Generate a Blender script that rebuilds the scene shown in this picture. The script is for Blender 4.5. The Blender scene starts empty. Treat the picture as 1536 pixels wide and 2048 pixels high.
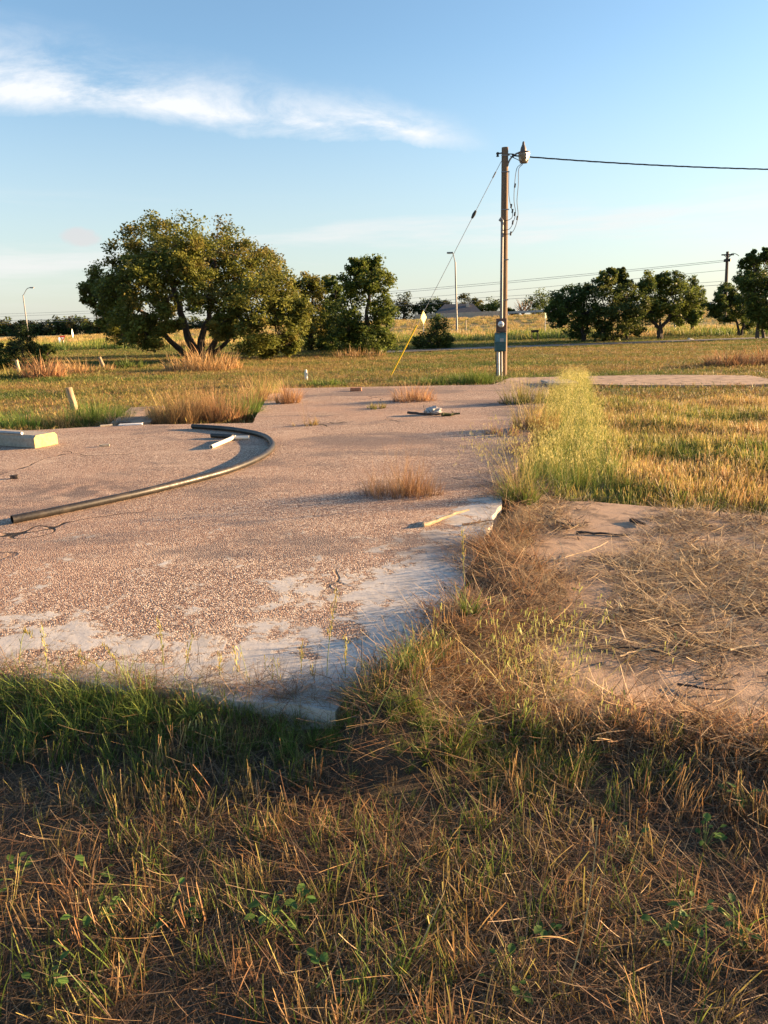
import bpy, math, random
import numpy as np
R = math.radians
rnd = random.Random(7)
rng = np.random.default_rng(11)
SC = bpy.context.scene
COL = SC.collection

# ------------------------------------------------------------------ camera
F, W, H = 1450.0, 1536.0, 2048.0
CAMZ = 1.6
PITCH = math.atan(384.0 / F)
ROLL = R(1.3)
fw = np.array([0, math.cos(PITCH), -math.sin(PITCH)])
r0 = np.array([1.0, 0, 0]); u0 = np.array([0, math.sin(PITCH), math.cos(PITCH)])
rt = math.cos(ROLL) * r0 - math.sin(ROLL) * u0
up = math.sin(ROLL) * r0 + math.cos(ROLL) * u0
from mathutils import Matrix, Vector
cd = bpy.data.cameras.new('camera'); cam = bpy.data.objects.new('camera', cd); COL.objects.link(cam)
cd.sensor_fit = 'VERTICAL'; cd.sensor_height = 36.0; cd.lens = F / H * 36.0
cd.clip_start = 0.05; cd.clip_end = 9000
m = Matrix.Identity(4)
for i in range(3):
    m[i][0] = rt[i]; m[i][1] = up[i]; m[i][2] = -fw[i]
m[2][3] = CAMZ
cam.matrix_world = m
SC.camera = cam

def ray(px, py):
    return fw + (px - W / 2) / F * rt + (H / 2 - py) / F * up
def at(px, py, z=0.0):                      # the place on level z that a spot of the photo shows
    d = ray(px, py); t = (z - CAMZ) / d[2]
    return Vector((d[0] * t, d[1] * t, z))
def atY(px, py, Y):                         # the place at distance Y
    d = ray(px, py); t = Y / d[1]
    return Vector((d[0] * t, Y, CAMZ + d[2] * t))
def proj(P):                                # world points (n,3) -> photo pixels
    q = np.asarray(P, float) - np.array([0, 0, CAMZ])
    z = q @ fw
    return W / 2 + F * (q @ rt) / z, H / 2 - F * (q @ up) / z

# ------------------------------------------------------------------ sky, sun, exposure
SUN_AZ, SUN_EL = 76.0, 10.0
sv = Vector((math.sin(R(SUN_AZ)) * math.cos(R(SUN_EL)), math.cos(R(SUN_AZ)) * math.cos(R(SUN_EL)), math.sin(R(SUN_EL))))
ld = bpy.data.lights.new('sun', 'SUN'); ld.energy = 5.0; ld.angle = R(0.6); ld.color = (1.0, 0.64, 0.33)
lo = bpy.data.objects.new('sun', ld); COL.objects.link(lo)
lo.rotation_euler = sv.to_track_quat('Z', 'Y').to_euler(); lo.location = (60, 15, 20)

SC.view_settings.view_transform = 'Standard'; SC.view_settings.look = 'None'
SC.view_settings.gamma = 1.0; SC.view_settings.use_curve_mapping = False
SC.view_settings.exposure = 2.28

class NT:                                   # small node-tree helper
    def __init__(s, tree): s.t = tree; s.n = tree.nodes; s.l = tree.links
    def add(s, typ, **kw):
        nd = s.n.new(typ)
        for k, v in kw.items(): setattr(nd, k, v)
        return nd
    def put(s, nd, key, v):
        if v is None: return
        sock = nd.inputs[key]
        if isinstance(v, bpy.types.NodeSocket): s.l.new(v, sock)
        else: sock.default_value = v
    def math(s, op, a, b=None, c=None, clamp=False):
        nd = s.add('ShaderNodeMath', operation=op, use_clamp=clamp)
        for i, v in enumerate((a, b, c)): s.put(nd, i, v)
        return nd.outputs[0]
    def mix(s, f, a, b, blend='MIX'):
        nd = s.add('ShaderNodeMix', data_type='RGBA', blend_type=blend)
        nd.inputs[0].default_value = 0.5
        s.put(nd, 0, f); s.put(nd, 6, a if isinstance(a, bpy.types.NodeSocket) else (*a, 1)); s.put(nd, 7, b if isinstance(b, bpy.types.NodeSocket) else (*b, 1))
        return nd.outputs[2]
    def noise(s, vec, scale, detail=4, rough=0.55, dist=0.0):
        nd = s.add('ShaderNodeTexNoise'); s.put(nd, 'Vector', vec)
        nd.inputs['Scale'].default_value = scale; nd.inputs['Detail'].default_value = detail
        nd.inputs['Roughness'].default_value = rough; nd.inputs['Distortion'].default_value = dist
        return nd.outputs['Fac']
    def ramp(s, f, stops, interp='LINEAR'):
        nd = s.add('ShaderNodeValToRGB'); s.put(nd, 0, f); cr = nd.color_ramp; cr.interpolation = interp
        while len(cr.elements) < len(stops): cr.elements.new(0.5)
        for e, (p, c) in zip(cr.elements, stops):
            e.position = p; e.color = (*c, 1) if len(c) == 3 else c
        return nd.outputs[0]
    def maprange(s, v, a, b, c=0.0, d=1.0, smooth=True):
        nd = s.add('ShaderNodeMapRange', interpolation_type='SMOOTHSTEP' if smooth else 'LINEAR')
        for k, x in zip(('Value', 'From Min', 'From Max', 'To Min', 'To Max'), (v, a, b, c, d)): s.put(nd, k, x)
        return nd.outputs[0]
    def mapping(s, vec, scale=(1, 1, 1), rot=(0, 0, 0), loc=(0, 0, 0)):
        nd = s.add('ShaderNodeMapping'); s.put(nd, 'Vector', vec)
        nd.inputs['Scale'].default_value = scale; nd.inputs['Rotation'].default_value = rot; nd.inputs['Location'].default_value = loc
        return nd.outputs[0]

wd = bpy.data.worlds.new('World'); SC.world = wd; wd.use_nodes = True
wt = NT(wd.node_tree); wt.n.clear()
sky = wt.add('ShaderNodeTexSky', sky_type='NISHITA', sun_disc=False)
sky.sun_elevation = R(SUN_EL); sky.sun_rotation = R(SUN_AZ)
sky.altitude = 100; sky.air_density = 1.0; sky.dust_density = 0.6; sky.ozone_density = 2.0
tc = wt.add('ShaderNodeTexCoord')
sx = wt.add('ShaderNodeSeparateXYZ'); wt.l.new(tc.outputs['Generated'], sx.inputs[0])
yy = wt.math('MAXIMUM', sx.outputs[1], 0.08)
U = wt.math('DIVIDE', sx.outputs[0], yy); V = wt.math('DIVIDE', sx.outputs[2], yy)
cu = wt.add('ShaderNodeCombineXYZ'); wt.l.new(U, cu.inputs[0]); wt.l.new(V, cu.inputs[1])
def uv(px, py):
    d = ray(px, py); return d[0] / d[1], d[2] / d[1]
# the long feathery streak of cirrus, from upper left falling to the right
(ua, va), (ub, vb) = uv(0, 178), uv(960, 277)
sl = (vb - va) / (ub - ua)
warp = wt.noise(cu.outputs[0], 7.0, 5, 0.62)
vc = wt.math('MULTIPLY_ADD', wt.math('SUBTRACT', U, ua), sl, va)
dv = wt.math('SUBTRACT', wt.math('SUBTRACT', V, vc), wt.math('MULTIPLY', wt.math('SUBTRACT', warp, 0.5), 0.05))
hi = wt.maprange(U, ua - 0.5, ub, 0.165, 0.03, False)
lo_ = wt.maprange(U, ua - 0.5, ub, 0.045, 0.014, False)
fu = wt.math('SUBTRACT', 1.0, wt.math('DIVIDE', wt.math('MAXIMUM', dv, 0.0), hi), clamp=True)
fd = wt.math('SUBTRACT', 1.0, wt.math('DIVIDE', wt.math('MAXIMUM', wt.math('MULTIPLY', dv, -1.0), 0.0), lo_), clamp=True)
body = wt.math('MULTIPLY', wt.math('POWER', fu, 1.6), wt.math('POWER', fd, 0.8))
fib = wt.noise(wt.mapping(cu.outputs[0], (5, 17, 1), (0, 0, R(-16))), 1.0, 8, 0.66, 0.5)
streak = wt.math('MULTIPLY', wt.math('MULTIPLY', body, wt.maprange(fib, 0.27, 0.72)), wt.maprange(U, ub - 0.12, ub + 0.03, 1.0, 0.0))
# low thin bands over the horizon, all the way round
el = wt.math('ARCSINE', sx.outputs[2]); az = wt.math('ARCTAN2', sx.outputs[0], sx.outputs[1])
ca = wt.add('ShaderNodeCombineXYZ'); wt.l.new(az, ca.inputs[0]); wt.l.new(el, ca.inputs[1])
band = wt.noise(wt.mapping(ca.outputs[0], (2.1, 21, 1), loc=(0.8, 0.1, 3.0)), 1.0, 7, 0.6, 0.3)
bmask = wt.math('MULTIPLY', wt.maprange(el, 0.0, 0.08), wt.maprange(el, 0.10, 0.17, 1.0, 0.0))
low = wt.math('MULTIPLY', wt.maprange(band, 0.46, 0.70), bmask)
# one small puff left of the oak
pu, pv = uv(165, 474)
pd = wt.math('ADD', wt.math('POWER', wt.math('DIVIDE', wt.math('SUBTRACT', U, pu), 0.034), 2.0), wt.math('POWER', wt.math('DIVIDE', wt.math('SUBTRACT', V, pv), 0.0125), 2.0))
puff = wt.math('MULTIPLY', wt.maprange(wt.math('ADD', pd, wt.math('MULTIPLY', wt.math('SUBTRACT', wt.noise(cu.outputs[0], 30, 4), 0.5), 2.2)), 1.1, 0.2), 0.55)
hs = wt.add('ShaderNodeHueSaturation'); hs.inputs['Saturation'].default_value = 1.05; wt.l.new(sky.outputs[0], hs.inputs['Color'])
veil = wt.maprange(el, -0.02, 0.33, 0.70, 0.0)             # pale haze thickening to the horizon, all round
c0 = wt.mix(veil, hs.outputs[0], (2.25, 2.42, 2.48))
c1 = wt.mix(wt.math('MULTIPLY', low, 0.75), c0, (3.2, 3.15, 3.1))
c2 = wt.mix(puff, c1, (2.75, 2.45, 2.45))
c3 = wt.mix(wt.math('MULTIPLY', streak, 1.5, clamp=True), c2, (3.25, 3.35, 3.5))
bg = wt.add('ShaderNodeBackground'); bg.inputs[1].default_value = 0.062; wt.l.new(c3, bg.inputs[0])
wo = wt.add('ShaderNodeOutputWorld'); wt.l.new(bg.outputs[0], wo.inputs[0])

# ------------------------------------------------------------------ materials
def material(name):
    mt = bpy.data.materials.new(name); mt.use_nodes = True
    t = NT(mt.node_tree); b = t.n['Principled BSDF']
    return mt, t, b
def bump(t, b, h, strength=0.5, dist=0.01):
    nd = t.add('ShaderNodeBump'); nd.inputs['Strength'].default_value = strength; nd.inputs['Distance'].default_value = dist
    t.l.new(h, nd.inputs['Height']); t.l.new(nd.outputs[0], b.inputs['Normal'])
def objco(t): return t.add('ShaderNodeTexCoord').outputs['Object']
def simple(name, c, rough=0.6, metal=0.0, var=0.25, scale=8.0, bmp=0.0, stretch=(1, 1, 1)):
    mt, t, b = material(name)
    v = t.mapping(objco(t), stretch)
    n = t.noise(v, scale, 6, 0.6)
    d = tuple(x * (1 - var) for x in c); l = tuple(min(1, x * (1 + var)) for x in c)
    t.l.new(t.ramp(n, [(0.3, d), (0.7, l)]), b.inputs['Base Color'])
    b.inputs['Roughness'].default_value = rough; b.inputs['Metallic'].default_value = metal
    if bmp: bump(t, b, n, bmp, 0.01)
    return mt
def leafy(name, transl=0.35, rough=0.55, var=0.25):
    mt, t, b = material(name)
    a = t.add('ShaderNodeAttribute', attribute_name='Col')
    oi = t.add('ShaderNodeObjectInfo')
    k = t.maprange(oi.outputs['Random'], 0, 1, 1 - var, 1 + var, False)
    c = t.mix(1.0, a.outputs[0], (1, 1, 1), 'MULTIPLY')
    g = t.add('ShaderNodeVectorMath', operation='SCALE'); t.l.new(c, g.inputs[0]); t.l.new(k, g.inputs['Scale'])
    t.l.new(g.outputs[0], b.inputs['Base Color']); b.inputs['Roughness'].default_value = rough
    b.inputs['Specular IOR Level'].default_value = 0.25
    tr = t.add('ShaderNodeBsdfTranslucent'); t.l.new(g.outputs[0], tr.inputs[0])
    mx = t.add('ShaderNodeMixShader'); mx.inputs[0].default_value = transl
    t.l.new(b.outputs[0], mx.inputs[1]); t.l.new(tr.outputs[0], mx.inputs[2])
    t.l.new(mx.outputs[0], t.n['Material Output'].inputs[0])
    return mt
M = {}
M['grass'] = leafy('grass_blade', 0.32)
M['leaf'] = leafy('tree_leaf', 0.42, 0.5, 0.0)
M['bark'] = simple('bark', (0.075, 0.055, 0.042), 0.9, 0, 0.45, 14, 0.8, (1, 1, 0.25))
M['bark_dark'] = simple('bark_dark', (0.045, 0.035, 0.03), 0.9, 0, 0.4, 14, 0.8, (1, 1, 0.25))
M['twig'] = simple('dead_twig', (0.20, 0.13, 0.085), 0.85, 0, 0.4, 30, 0.4)
M['pale_wood'] = simple('pale_wood', (0.55, 0.41, 0.24), 0.8, 0, 0.3, 30, 0.5)
M['galv'] = simple('galvanised_steel', (0.33, 0.34, 0.35), 0.5, 0.6, 0.2, 20)
M['steel'] = simple('weathered_steel', (0.20, 0.20, 0.20), 0.55, 0.4, 0.25, 20)
M['black'] = simple('black_rubber', (0.018, 0.017, 0.016), 0.5, 0, 0.3, 20)
M['white_pvc'] = simple('white_pvc', (0.72, 0.66, 0.55), 0.4, 0, 0.12, 8)
M['yellow'] = simple('yellow_plastic', (0.75, 0.50, 0.02), 0.45, 0, 0.12, 8)
M['red'] = simple('sign_red', (0.55, 0.035, 0.03), 0.5, 0, 0.1, 8)
M['white'] = simple('sign_white', (0.75, 0.74, 0.7), 0.5, 0, 0.08, 8)
M['green'] = simple('sign_green', (0.02, 0.16, 0.10), 0.5, 0, 0.1, 8)
M['blue'] = simple('sign_blue', (0.10, 0.22, 0.45), 0.5, 0, 0.1, 8)
M['teal'] = simple('teal_paint', (0.020, 0.085, 0.095), 0.45, 0.1, 0.35, 10)
M['box_rust'] = simple('rusty_steel', (0.11, 0.065, 0.05), 0.65, 0.2, 0.4, 14)
M['concrete_block'] = simple('cast_concrete', (0.33, 0.29, 0.23), 0.9, 0, 0.2, 25, 0.5)
M['brick'] = simple('clay_brick', (0.38, 0.17, 0.09), 0.9, 0, 0.25, 25, 0.4)
M['plank'] = simple('weathered_plank', (0.36, 0.31, 0.26), 0.85, 0, 0.25, 20, 0.4, (12, 0.6, 1))
M['roof'] = simple('roof_shingle', (0.085, 0.085, 0.09), 0.9, 0, 0.2, 3)
M['house_wall'] = simple('house_wall', (0.42, 0.37, 0.30), 0.9, 0, 0.15, 3)
M['fence_wood'] = simple('fence_wood', (0.40, 0.33, 0.25), 0.9, 0, 0.2, 3)
M['post_wood'] = simple('old_post_wood', (0.30, 0.225, 0.15), 0.9, 0, 0.45, 18, 0.8, (1, 1, 0.15))

def road_mat(name, c):
    mt, t, b = material(name); v = objco(t)
    n1 = t.noise(v, 0.6, 5); n2 = t.noise(v, 60, 3)
    t.l.new(t.mix(n2, t.ramp(n1, [(0.3, tuple(x * 0.8 for x in c)), (0.7, tuple(x * 1.15 for x in c))]), c), b.inputs['Base Color'])
    b.inputs['Roughness'].default_value = 0.9; bump(t, b, n2, 0.4, 0.01); return mt
M['asphalt'] = road_mat('old_asphalt', (0.10, 0.098, 0.095))
M['pale_road'] = road_mat('pale_concrete_road', (0.34, 0.31, 0.27))

# pole wood: weathered, vertical grain and checks
mt, t, b = material('pole_wood'); v = objco(t)
g1 = t.noise(t.mapping(v, (26, 26, 0.9)), 1.0, 6, 0.65); g2 = t.noise(t.mapping(v, (7, 7, 0.5)), 1.0, 4)
crk = t.maprange(t.noise(t.mapping(v, (34, 34, 0.55), loc=(3, 1, 0)), 1.0, 3), 0.56, 0.66)
c = t.mix(g2, (0.13, 0.085, 0.052), (0.27, 0.185, 0.11)); c = t.mix(t.math('MULTIPLY', g1, 0.7), c, (0.095, 0.066, 0.045)); c = t.mix(crk, c, (0.05, 0.035, 0.025))
t.l.new(c, b.inputs['Base Color']); b.inputs['Roughness'].default_value = 0.9
bump(t, b, t.math('SUBTRACT', g1, t.math('MULTIPLY', crk, 1.2)), 0.9, 0.012); M['pole_wood'] = mt

# exposed aggregate slab with patches of pale cement skin
mt, t, b = material('aggregate_slab'); v = objco(t)
vo = t.add('ShaderNodeTexVoronoi'); vo.inputs['Scale'].default_value = 112; t.l.new(v, vo.inputs['Vector'])
sr = t.add('ShaderNodeSeparateColor'); t.l.new(vo.outputs['Color'], sr.inputs[0])
peb = t.ramp(sr.outputs[0], [(0.0, (0.05, 0.036, 0.032)), (0.25, (0.19, 0.11, 0.08)), (0.5, (0.36, 0.235, 0.16)), (0.75, (0.55, 0.41, 0.30)), (1.0, (0.78, 0.67, 0.53))])
mort = t.maprange(vo.outputs['Distance'], 0.45, 0.85)
agg = t.mix(t.math('MULTIPLY', mort, 0.75), peb, (0.13, 0.10, 0.085))
pinkn = t.noise(v, 0.55, 4); agg = t.mix(t.math('MULTIPLY', t.maprange(pinkn, 0.4, 0.7), 0.45), agg, (0.42, 0.265, 0.18))
at_ = t.add('ShaderNodeAttribute', attribute_name='skin')
nA = t.math('ADD', t.noise(v, 2.6, 10, 0.74, 0.3), t.math('MULTIPLY', t.math('SUBTRACT', t.noise(v, 24, 5, 0.7), 0.5), 0.16))
skm = t.maprange(t.math('ADD', nA, t.math('MULTIPLY', at_.outputs['Fac'], 0.5)), 0.655, 0.71)
nB = t.noise(v, 9, 6, 0.6)
skin = t.ramp(nB, [(0.25, (0.34, 0.325, 0.30)), (0.5, (0.46, 0.44, 0.41)), (0.75, (0.55, 0.525, 0.48))])
skin = t.mix(t.maprange(t.noise(v, 40, 4), 0.55, 0.75), skin, (0.30, 0.27, 0.24))
lgt = t.noise(t.mapping(v, (0.7, 1.6, 1), loc=(1, 7, 0)), 1.1, 6, 0.65, 0.5)
agg = t.mix(t.math('MULTIPLY', t.maprange(lgt, 0.5, 0.75), 0.5), agg, (0.55, 0.43, 0.32))
col = t.mix(skm, agg, skin)
st = t.noise(t.mapping(v, (0.55, 1.0, 1), loc=(4.2, 1.7, 0)), 0.75, 7, 0.62, 0.6)
col = t.mix(t.math('MULTIPLY', t.maprange(st, 0.50, 0.63), 0.62), col, (0.115, 0.098, 0.095))
fa = t.add('ShaderNodeAttribute', attribute_name='stain')
st2 = t.math('MULTIPLY', fa.outputs['Fac'], t.maprange(t.noise(v, 5, 6, 0.6), 0.35, 0.6))
col = t.mix(t.math('MULTIPLY', st2, 0.75), col, (0.07, 0.065, 0.07))
vk = t.add('ShaderNodeTexVoronoi', feature='DISTANCE_TO_EDGE'); vk.inputs['Scale'].default_value = 0.42
wv = t.add('ShaderNodeVectorMath', operation='ADD'); t.l.new(v, wv.inputs[0])
nz = t.add('ShaderNodeTexNoise'); nz.inputs['Scale'].default_value = 1.6; t.l.new(v, nz.inputs['Vector']); t.l.new(nz.outputs['Color'], wv.inputs[1]); t.l.new(wv.outputs[0], vk.inputs['Vector'])
crack = t.math('MULTIPLY', t.maprange(vk.outputs['Distance'], 0.006, 0.002), t.maprange(t.noise(v, 0.45, 2), 0.54, 0.60))
col = t.mix(crack, col, (0.02, 0.017, 0.015))
t.l.new(col, b.inputs['Base Color']); b.inputs['Roughness'].default_value = 0.85
b.inputs['Specular IOR Level'].default_value = 0.25
hagg = t.math('MULTIPLY', t.math('SUBTRACT', 1.0, vo.outputs['Distance']), 1.0)
hgt = t.mix(skm, (0, 0, 0), (0, 0, 0))
hm = t.math('MULTIPLY_ADD', skm, t.math('SUBTRACT', 1.15, hagg), hagg)
hm = t.math('ADD', hm, t.math('MULTIPLY', t.noise(v, 14, 6, 0.6), 0.9))
hm = t.math('SUBTRACT', hm, t.math('MULTIPLY', crack, 4.0))
bump(t, b, hm, 0.75, 0.0055); M['slab'] = mt

# sandy pinkish concrete pad, fine broom texture, dirt
mt, t, b = material('sandy_pad'); v = objco(t)
n1 = t.noise(v, 1.4, 6, 0.6); n2 = t.noise(v, 120, 4, 0.7); n3 = t.noise(v, 5, 6, 0.6, 0.4)
col = t.ramp(n1, [(0.3, (0.33, 0.225, 0.15)), (0.7, (0.47, 0.335, 0.235))])
col = t.mix(t.math('MULTIPLY', n2, 0.5), col, (0.22, 0.15, 0.10))
col = t.mix(t.math('MULTIPLY', t.maprange(n3, 0.49, 0.62), 0.75), col, (0.10, 0.07, 0.05))
t.l.new(col, b.inputs['Base Color']); b.inputs['Roughness'].default_value = 0.92
bump(t, b, t.math('ADD', n2, t.math('MULTIPLY', n3, 1.5)), 0.7, 0.006); M['pad'] = mt

# ground: soil and thatch under the grass; grass colours farther off where blades are too small to see
mt, t, b = material('ground_soil'); v = objco(t)
n1 = t.noise(v, 0.35, 6, 0.6); n2 = t.noise(v, 5, 7, 0.65); n3 = t.noise(v, 55, 5, 0.7)
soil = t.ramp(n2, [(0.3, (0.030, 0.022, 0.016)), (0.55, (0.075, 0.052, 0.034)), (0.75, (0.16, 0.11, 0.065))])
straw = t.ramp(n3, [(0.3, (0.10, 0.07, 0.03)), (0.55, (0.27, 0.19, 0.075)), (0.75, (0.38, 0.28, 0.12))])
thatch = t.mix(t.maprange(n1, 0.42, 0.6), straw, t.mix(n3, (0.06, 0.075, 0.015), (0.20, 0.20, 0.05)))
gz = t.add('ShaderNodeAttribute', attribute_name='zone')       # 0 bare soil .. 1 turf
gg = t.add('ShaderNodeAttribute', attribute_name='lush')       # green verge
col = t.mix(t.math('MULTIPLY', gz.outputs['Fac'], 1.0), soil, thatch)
lush = t.mix(n3, (0.035, 0.06, 0.012), (0.11, 0.15, 0.03))
col = t.mix(gg.outputs['Fac'], col, lush)
t.l.new(col, b.inputs['Base Color']); b.inputs['Roughness'].default_value = 0.95
bump(t, b, t.math('ADD', n2, n3), 0.9, 0.04); M['ground'] = mt

# ------------------------------------------------------------------ mesh helpers
def mesh_np(name, V, faces, cols=None, smooth=False):
    V = np.asarray(V, np.float32).reshape(-1, 3)
    me = bpy.data.meshes.new(name); me.vertices.add(len(V)); me.vertices.foreach_set('co', V.ravel())
    lens = []; flat = []
    for fset in (faces if isinstance(faces, list) else [faces]):
        fset = np.asarray(fset, np.int32)
        if fset.size == 0: continue
        lens.append(np.full(len(fset), fset.shape[1], np.int32)); flat.append(fset.ravel())
    lens = np.concatenate(lens); flat = np.concatenate(flat)
    me.loops.add(len(flat)); me.loops.foreach_set('vertex_index', flat)
    me.polygons.add(len(lens)); st = np.zeros(len(lens), np.int32); st[1:] = np.cumsum(lens)[:-1]
    me.polygons.foreach_set('loop_start', st); me.polygons.foreach_set('loop_total', lens)
    if smooth: me.polygons.foreach_set('use_smooth', np.ones(len(lens), bool))
    me.update(calc_edges=True)
    if cols is not None:
        a = me.color_attributes.new('Col', 'FLOAT_COLOR', 'POINT')
        c = np.ones((len(V), 4), np.float32); c[:, :3] = cols; a.data.foreach_set('color', c.ravel())
    return me
def ob(name, me, mat=None, parent=None, loc=None):
    o = bpy.data.objects.new(name, me)
    if mat is not None and me is not None and not me.materials: me.materials.append(M[mat] if isinstance(mat, str) else mat)
    COL.objects.link(o)
    if parent is not None: o.parent = parent
    if loc is not None: o.location = loc
    return o
def tag(o, label, cat=None, group=None, kind=None):
    o['label'] = label
    if cat: o['category'] = cat
    if group: o['group'] = group
    if kind: o['kind'] = kind
    return o
def thing(name, label, cat, loc, group=None, rz=0.0):
    e = bpy.data.objects.new(name, None); COL.objects.link(e); e.empty_display_size = 0.2
    e.location = loc; e.rotation_euler.z = rz
    return tag(e, label, cat, group)

class MB:                                    # collects closed shapes into one mesh
    def __init__(s): s.v = []; s.f = []
    def add(s, vs, fs):
        o = len(s.v); s.v += [tuple(map(float, x)) for x in vs]; s.f += [tuple(i + o for i in q) for q in fs]; return s
    def box(s, c, d, rz=0.0, rx=0.0, ry=0.0, bev=0.0):
        from mathutils import Euler
        e = Euler((rx, ry, rz)).to_matrix(); h = [x / 2 for x in d]; c = Vector(c)
        if bev <= 0:
            P = [Vector((sx * h[0], sy * h[1], sz * h[2])) for sz in (-1, 1) for sy in (-1, 1) for sx in (-1, 1)]
            return s.add([c + e @ p for p in P], [(0, 2, 3, 1), (4, 5, 7, 6), (0, 1, 5, 4), (2, 6, 7, 3), (0, 4, 6, 2), (1, 3, 7, 5)])
        import bmesh
        bm = bmesh.new(); bmesh.ops.create_cube(bm, size=1.0)
        for q in bm.verts: q.co = Vector((q.co.x * d[0], q.co.y * d[1], q.co.z * d[2]))
        bmesh.ops.bevel(bm, geom=bm.edges[:] + bm.verts[:], offset=bev, segments=2, affect='EDGES', profile=0.6)
        bm.verts.index_update()
        s.add([c + e @ q.co for q in bm.verts], [[q.index for q in f.verts] for f in bm.faces]); bm.free(); return s
    def tube(s, pts, rad, n=8, caps=True, jit=0.0):
        P = [Vector(p) for p in pts]; k = len(P)
        rad = list(rad) if hasattr(rad, '__len__') else [rad] * k
        T = [(P[min(i + 1, k - 1)] - P[max(i - 1, 0)]).normalized() for i in range(k)]
        a = Vector((0, 0, 1)) if abs(T[0].z) < 0.9 else Vector((1, 0, 0))
        nx = T[0].cross(a).normalized(); vs = []
        for i in range(k):
            nx = (nx - T[i] * nx.dot(T[i])).normalized(); ny = T[i].cross(nx)
            for j in range(n):
                an = 2 * math.pi * j / n; r = rad[i] * (1 + (rnd.uniform(-jit, jit) if jit else 0))
                vs.append(P[i] + (nx * math.cos(an) + ny * math.sin(an)) * r)
        fs = [(i * n + j, i * n + (j + 1) % n, (i + 1) * n + (j + 1) % n, (i + 1) * n + j) for i in range(k - 1) for j in range(n)]
        if caps: fs += [tuple(range(n - 1, -1, -1)), tuple((k - 1) * n + j for j in range(n))]
        return s.add(vs, fs)
    def lathe(s, prof, n=16, c=(0, 0, 0), M3=None):
        vs = []; c = Vector(c)
        for r, z in prof:
            for j in range(n):
                p = Vector((r * math.cos(2 * math.pi * j / n), r * math.sin(2 * math.pi * j / n), z))
                vs.append(c + (M3 @ p if M3 else p))
        k = len(prof)
        fs = [(i * n + j, i * n + (j + 1) % n, (i + 1) * n + (j + 1) % n, (i + 1) * n + j) for i in range(k - 1) for j in range(n)]
        fs += [tuple(range(n - 1, -1, -1)), tuple((k - 1) * n + j for j in range(n))]
        return s.add(vs, fs)
    def prism(s, poly, z0, z1):
        n = len(poly); vs = [(x, y, z0) for x, y in poly] + [(x, y, z1) for x, y in poly]
        return s.add(vs, [tuple(range(n - 1, -1, -1)), tuple(range(n, 2 * n))] + [(i, (i + 1) % n, n + (i + 1) % n, n + i) for i in range(n)])
    def mesh(s, name, smooth=False):
        me = bpy.data.meshes.new(name); me.from_pydata(s.v, [], s.f); me.update()
        if smooth:
            me.polygons.foreach_set('use_smooth', np.ones(len(me.polygons), bool))
            try: me.set_sharp_from_angle(angle=R(40))
            except Exception: pass
        return me
    def build(s, name, mat, parent=None, loc=None, smooth=False): return ob(name, s.mesh(name, smooth), mat, parent, loc)

def wnoise(x, y, s, seed=0):                 # cheap smooth noise, -1..1
    x = np.asarray(x, float) / s + seed * 3.7; y = np.asarray(y, float) / s - seed * 1.9
    return (np.sin(x * 1.7 + 1.3 * np.sin(y * 1.1 + seed)) + np.sin(y * 2.1 + 1.7 * np.sin(x * 0.9 + 2 * seed)) + np.sin((x + y) * 1.3 + seed * 5)) / 3
def inpoly(x, y, poly):
    x = np.asarray(x); y = np.asarray(y); ins = np.zeros(x.shape, bool); n = len(poly); j = n - 1
    for i in range(n):
        xi, yi = poly[i]; xj, yj = poly[j]
        if yi != yj: ins ^= ((yi > y) != (yj > y)) & (x < (xj - xi) * (y - yi) / (yj - yi) + xi)
        j = i
    return ins
def sstep(a, b, x):
    t_ = np.clip((np.asarray(x, float) - a) / (b - a), 0, 1); return t_ * t_ * (3 - 2 * t_)

# ------------------------------------------------------------------ layout of the ground
SLAB_Z, PAD_Z = 0.16, 0.085
def gp(px, py, z=0.0): p = at(px, py, z); return (p.x, p.y)
cornerF = gp(880, 1422, SLAB_Z); cornerB = gp(1104, 767, SLAB_Z)
slab_poly = [gp(-330, 1290, SLAB_Z), gp(0, 1352, SLAB_Z), gp(420, 1388, SLAB_Z), (cornerF[0] - 0.42, cornerF[1] + 0.03), (cornerF[0] + 0.03, cornerF[1] + 0.55), cornerB, gp(545, 777, SLAB_Z), gp(505, 846, SLAB_Z), gp(250, 850, SLAB_Z), gp(0, 864, SLAB_Z), gp(-330, 886, SLAB_Z)]
def edge_x(y):                               # x of the slab's right side at distance y
    return cornerF[0] + (cornerB[0] - cornerF[0]) * (np.asarray(y, float) - cornerF[1]) / (cornerB[1] - cornerF[1])
p1 = gp(1180, 1003, PAD_Z); p2 = gp(1536, 1032, PAD_Z); p3 = gp(1536, 1478, PAD_Z); p4 = gp(1180, 1432, PAD_Z); p5 = gp(950, 1420, PAD_Z)
def ext(a, b, d): L = math.hypot(b[0] - a[0], b[1] - a[1]); return (b[0] + (b[0] - a[0]) / L * d, b[1] + (b[1] - a[1]) / L * d)
pb = ext(p1, p2, 2.2); pf = ext(p4, p3, 2.2)
pad_poly = [(edge_x(p5[1]) + 0.01, p5[1]), p4, p3, pf, pb, p2, p1, (edge_x(p1[1] + 0.1) + 0.01, p1[1] + 0.1)]

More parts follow.
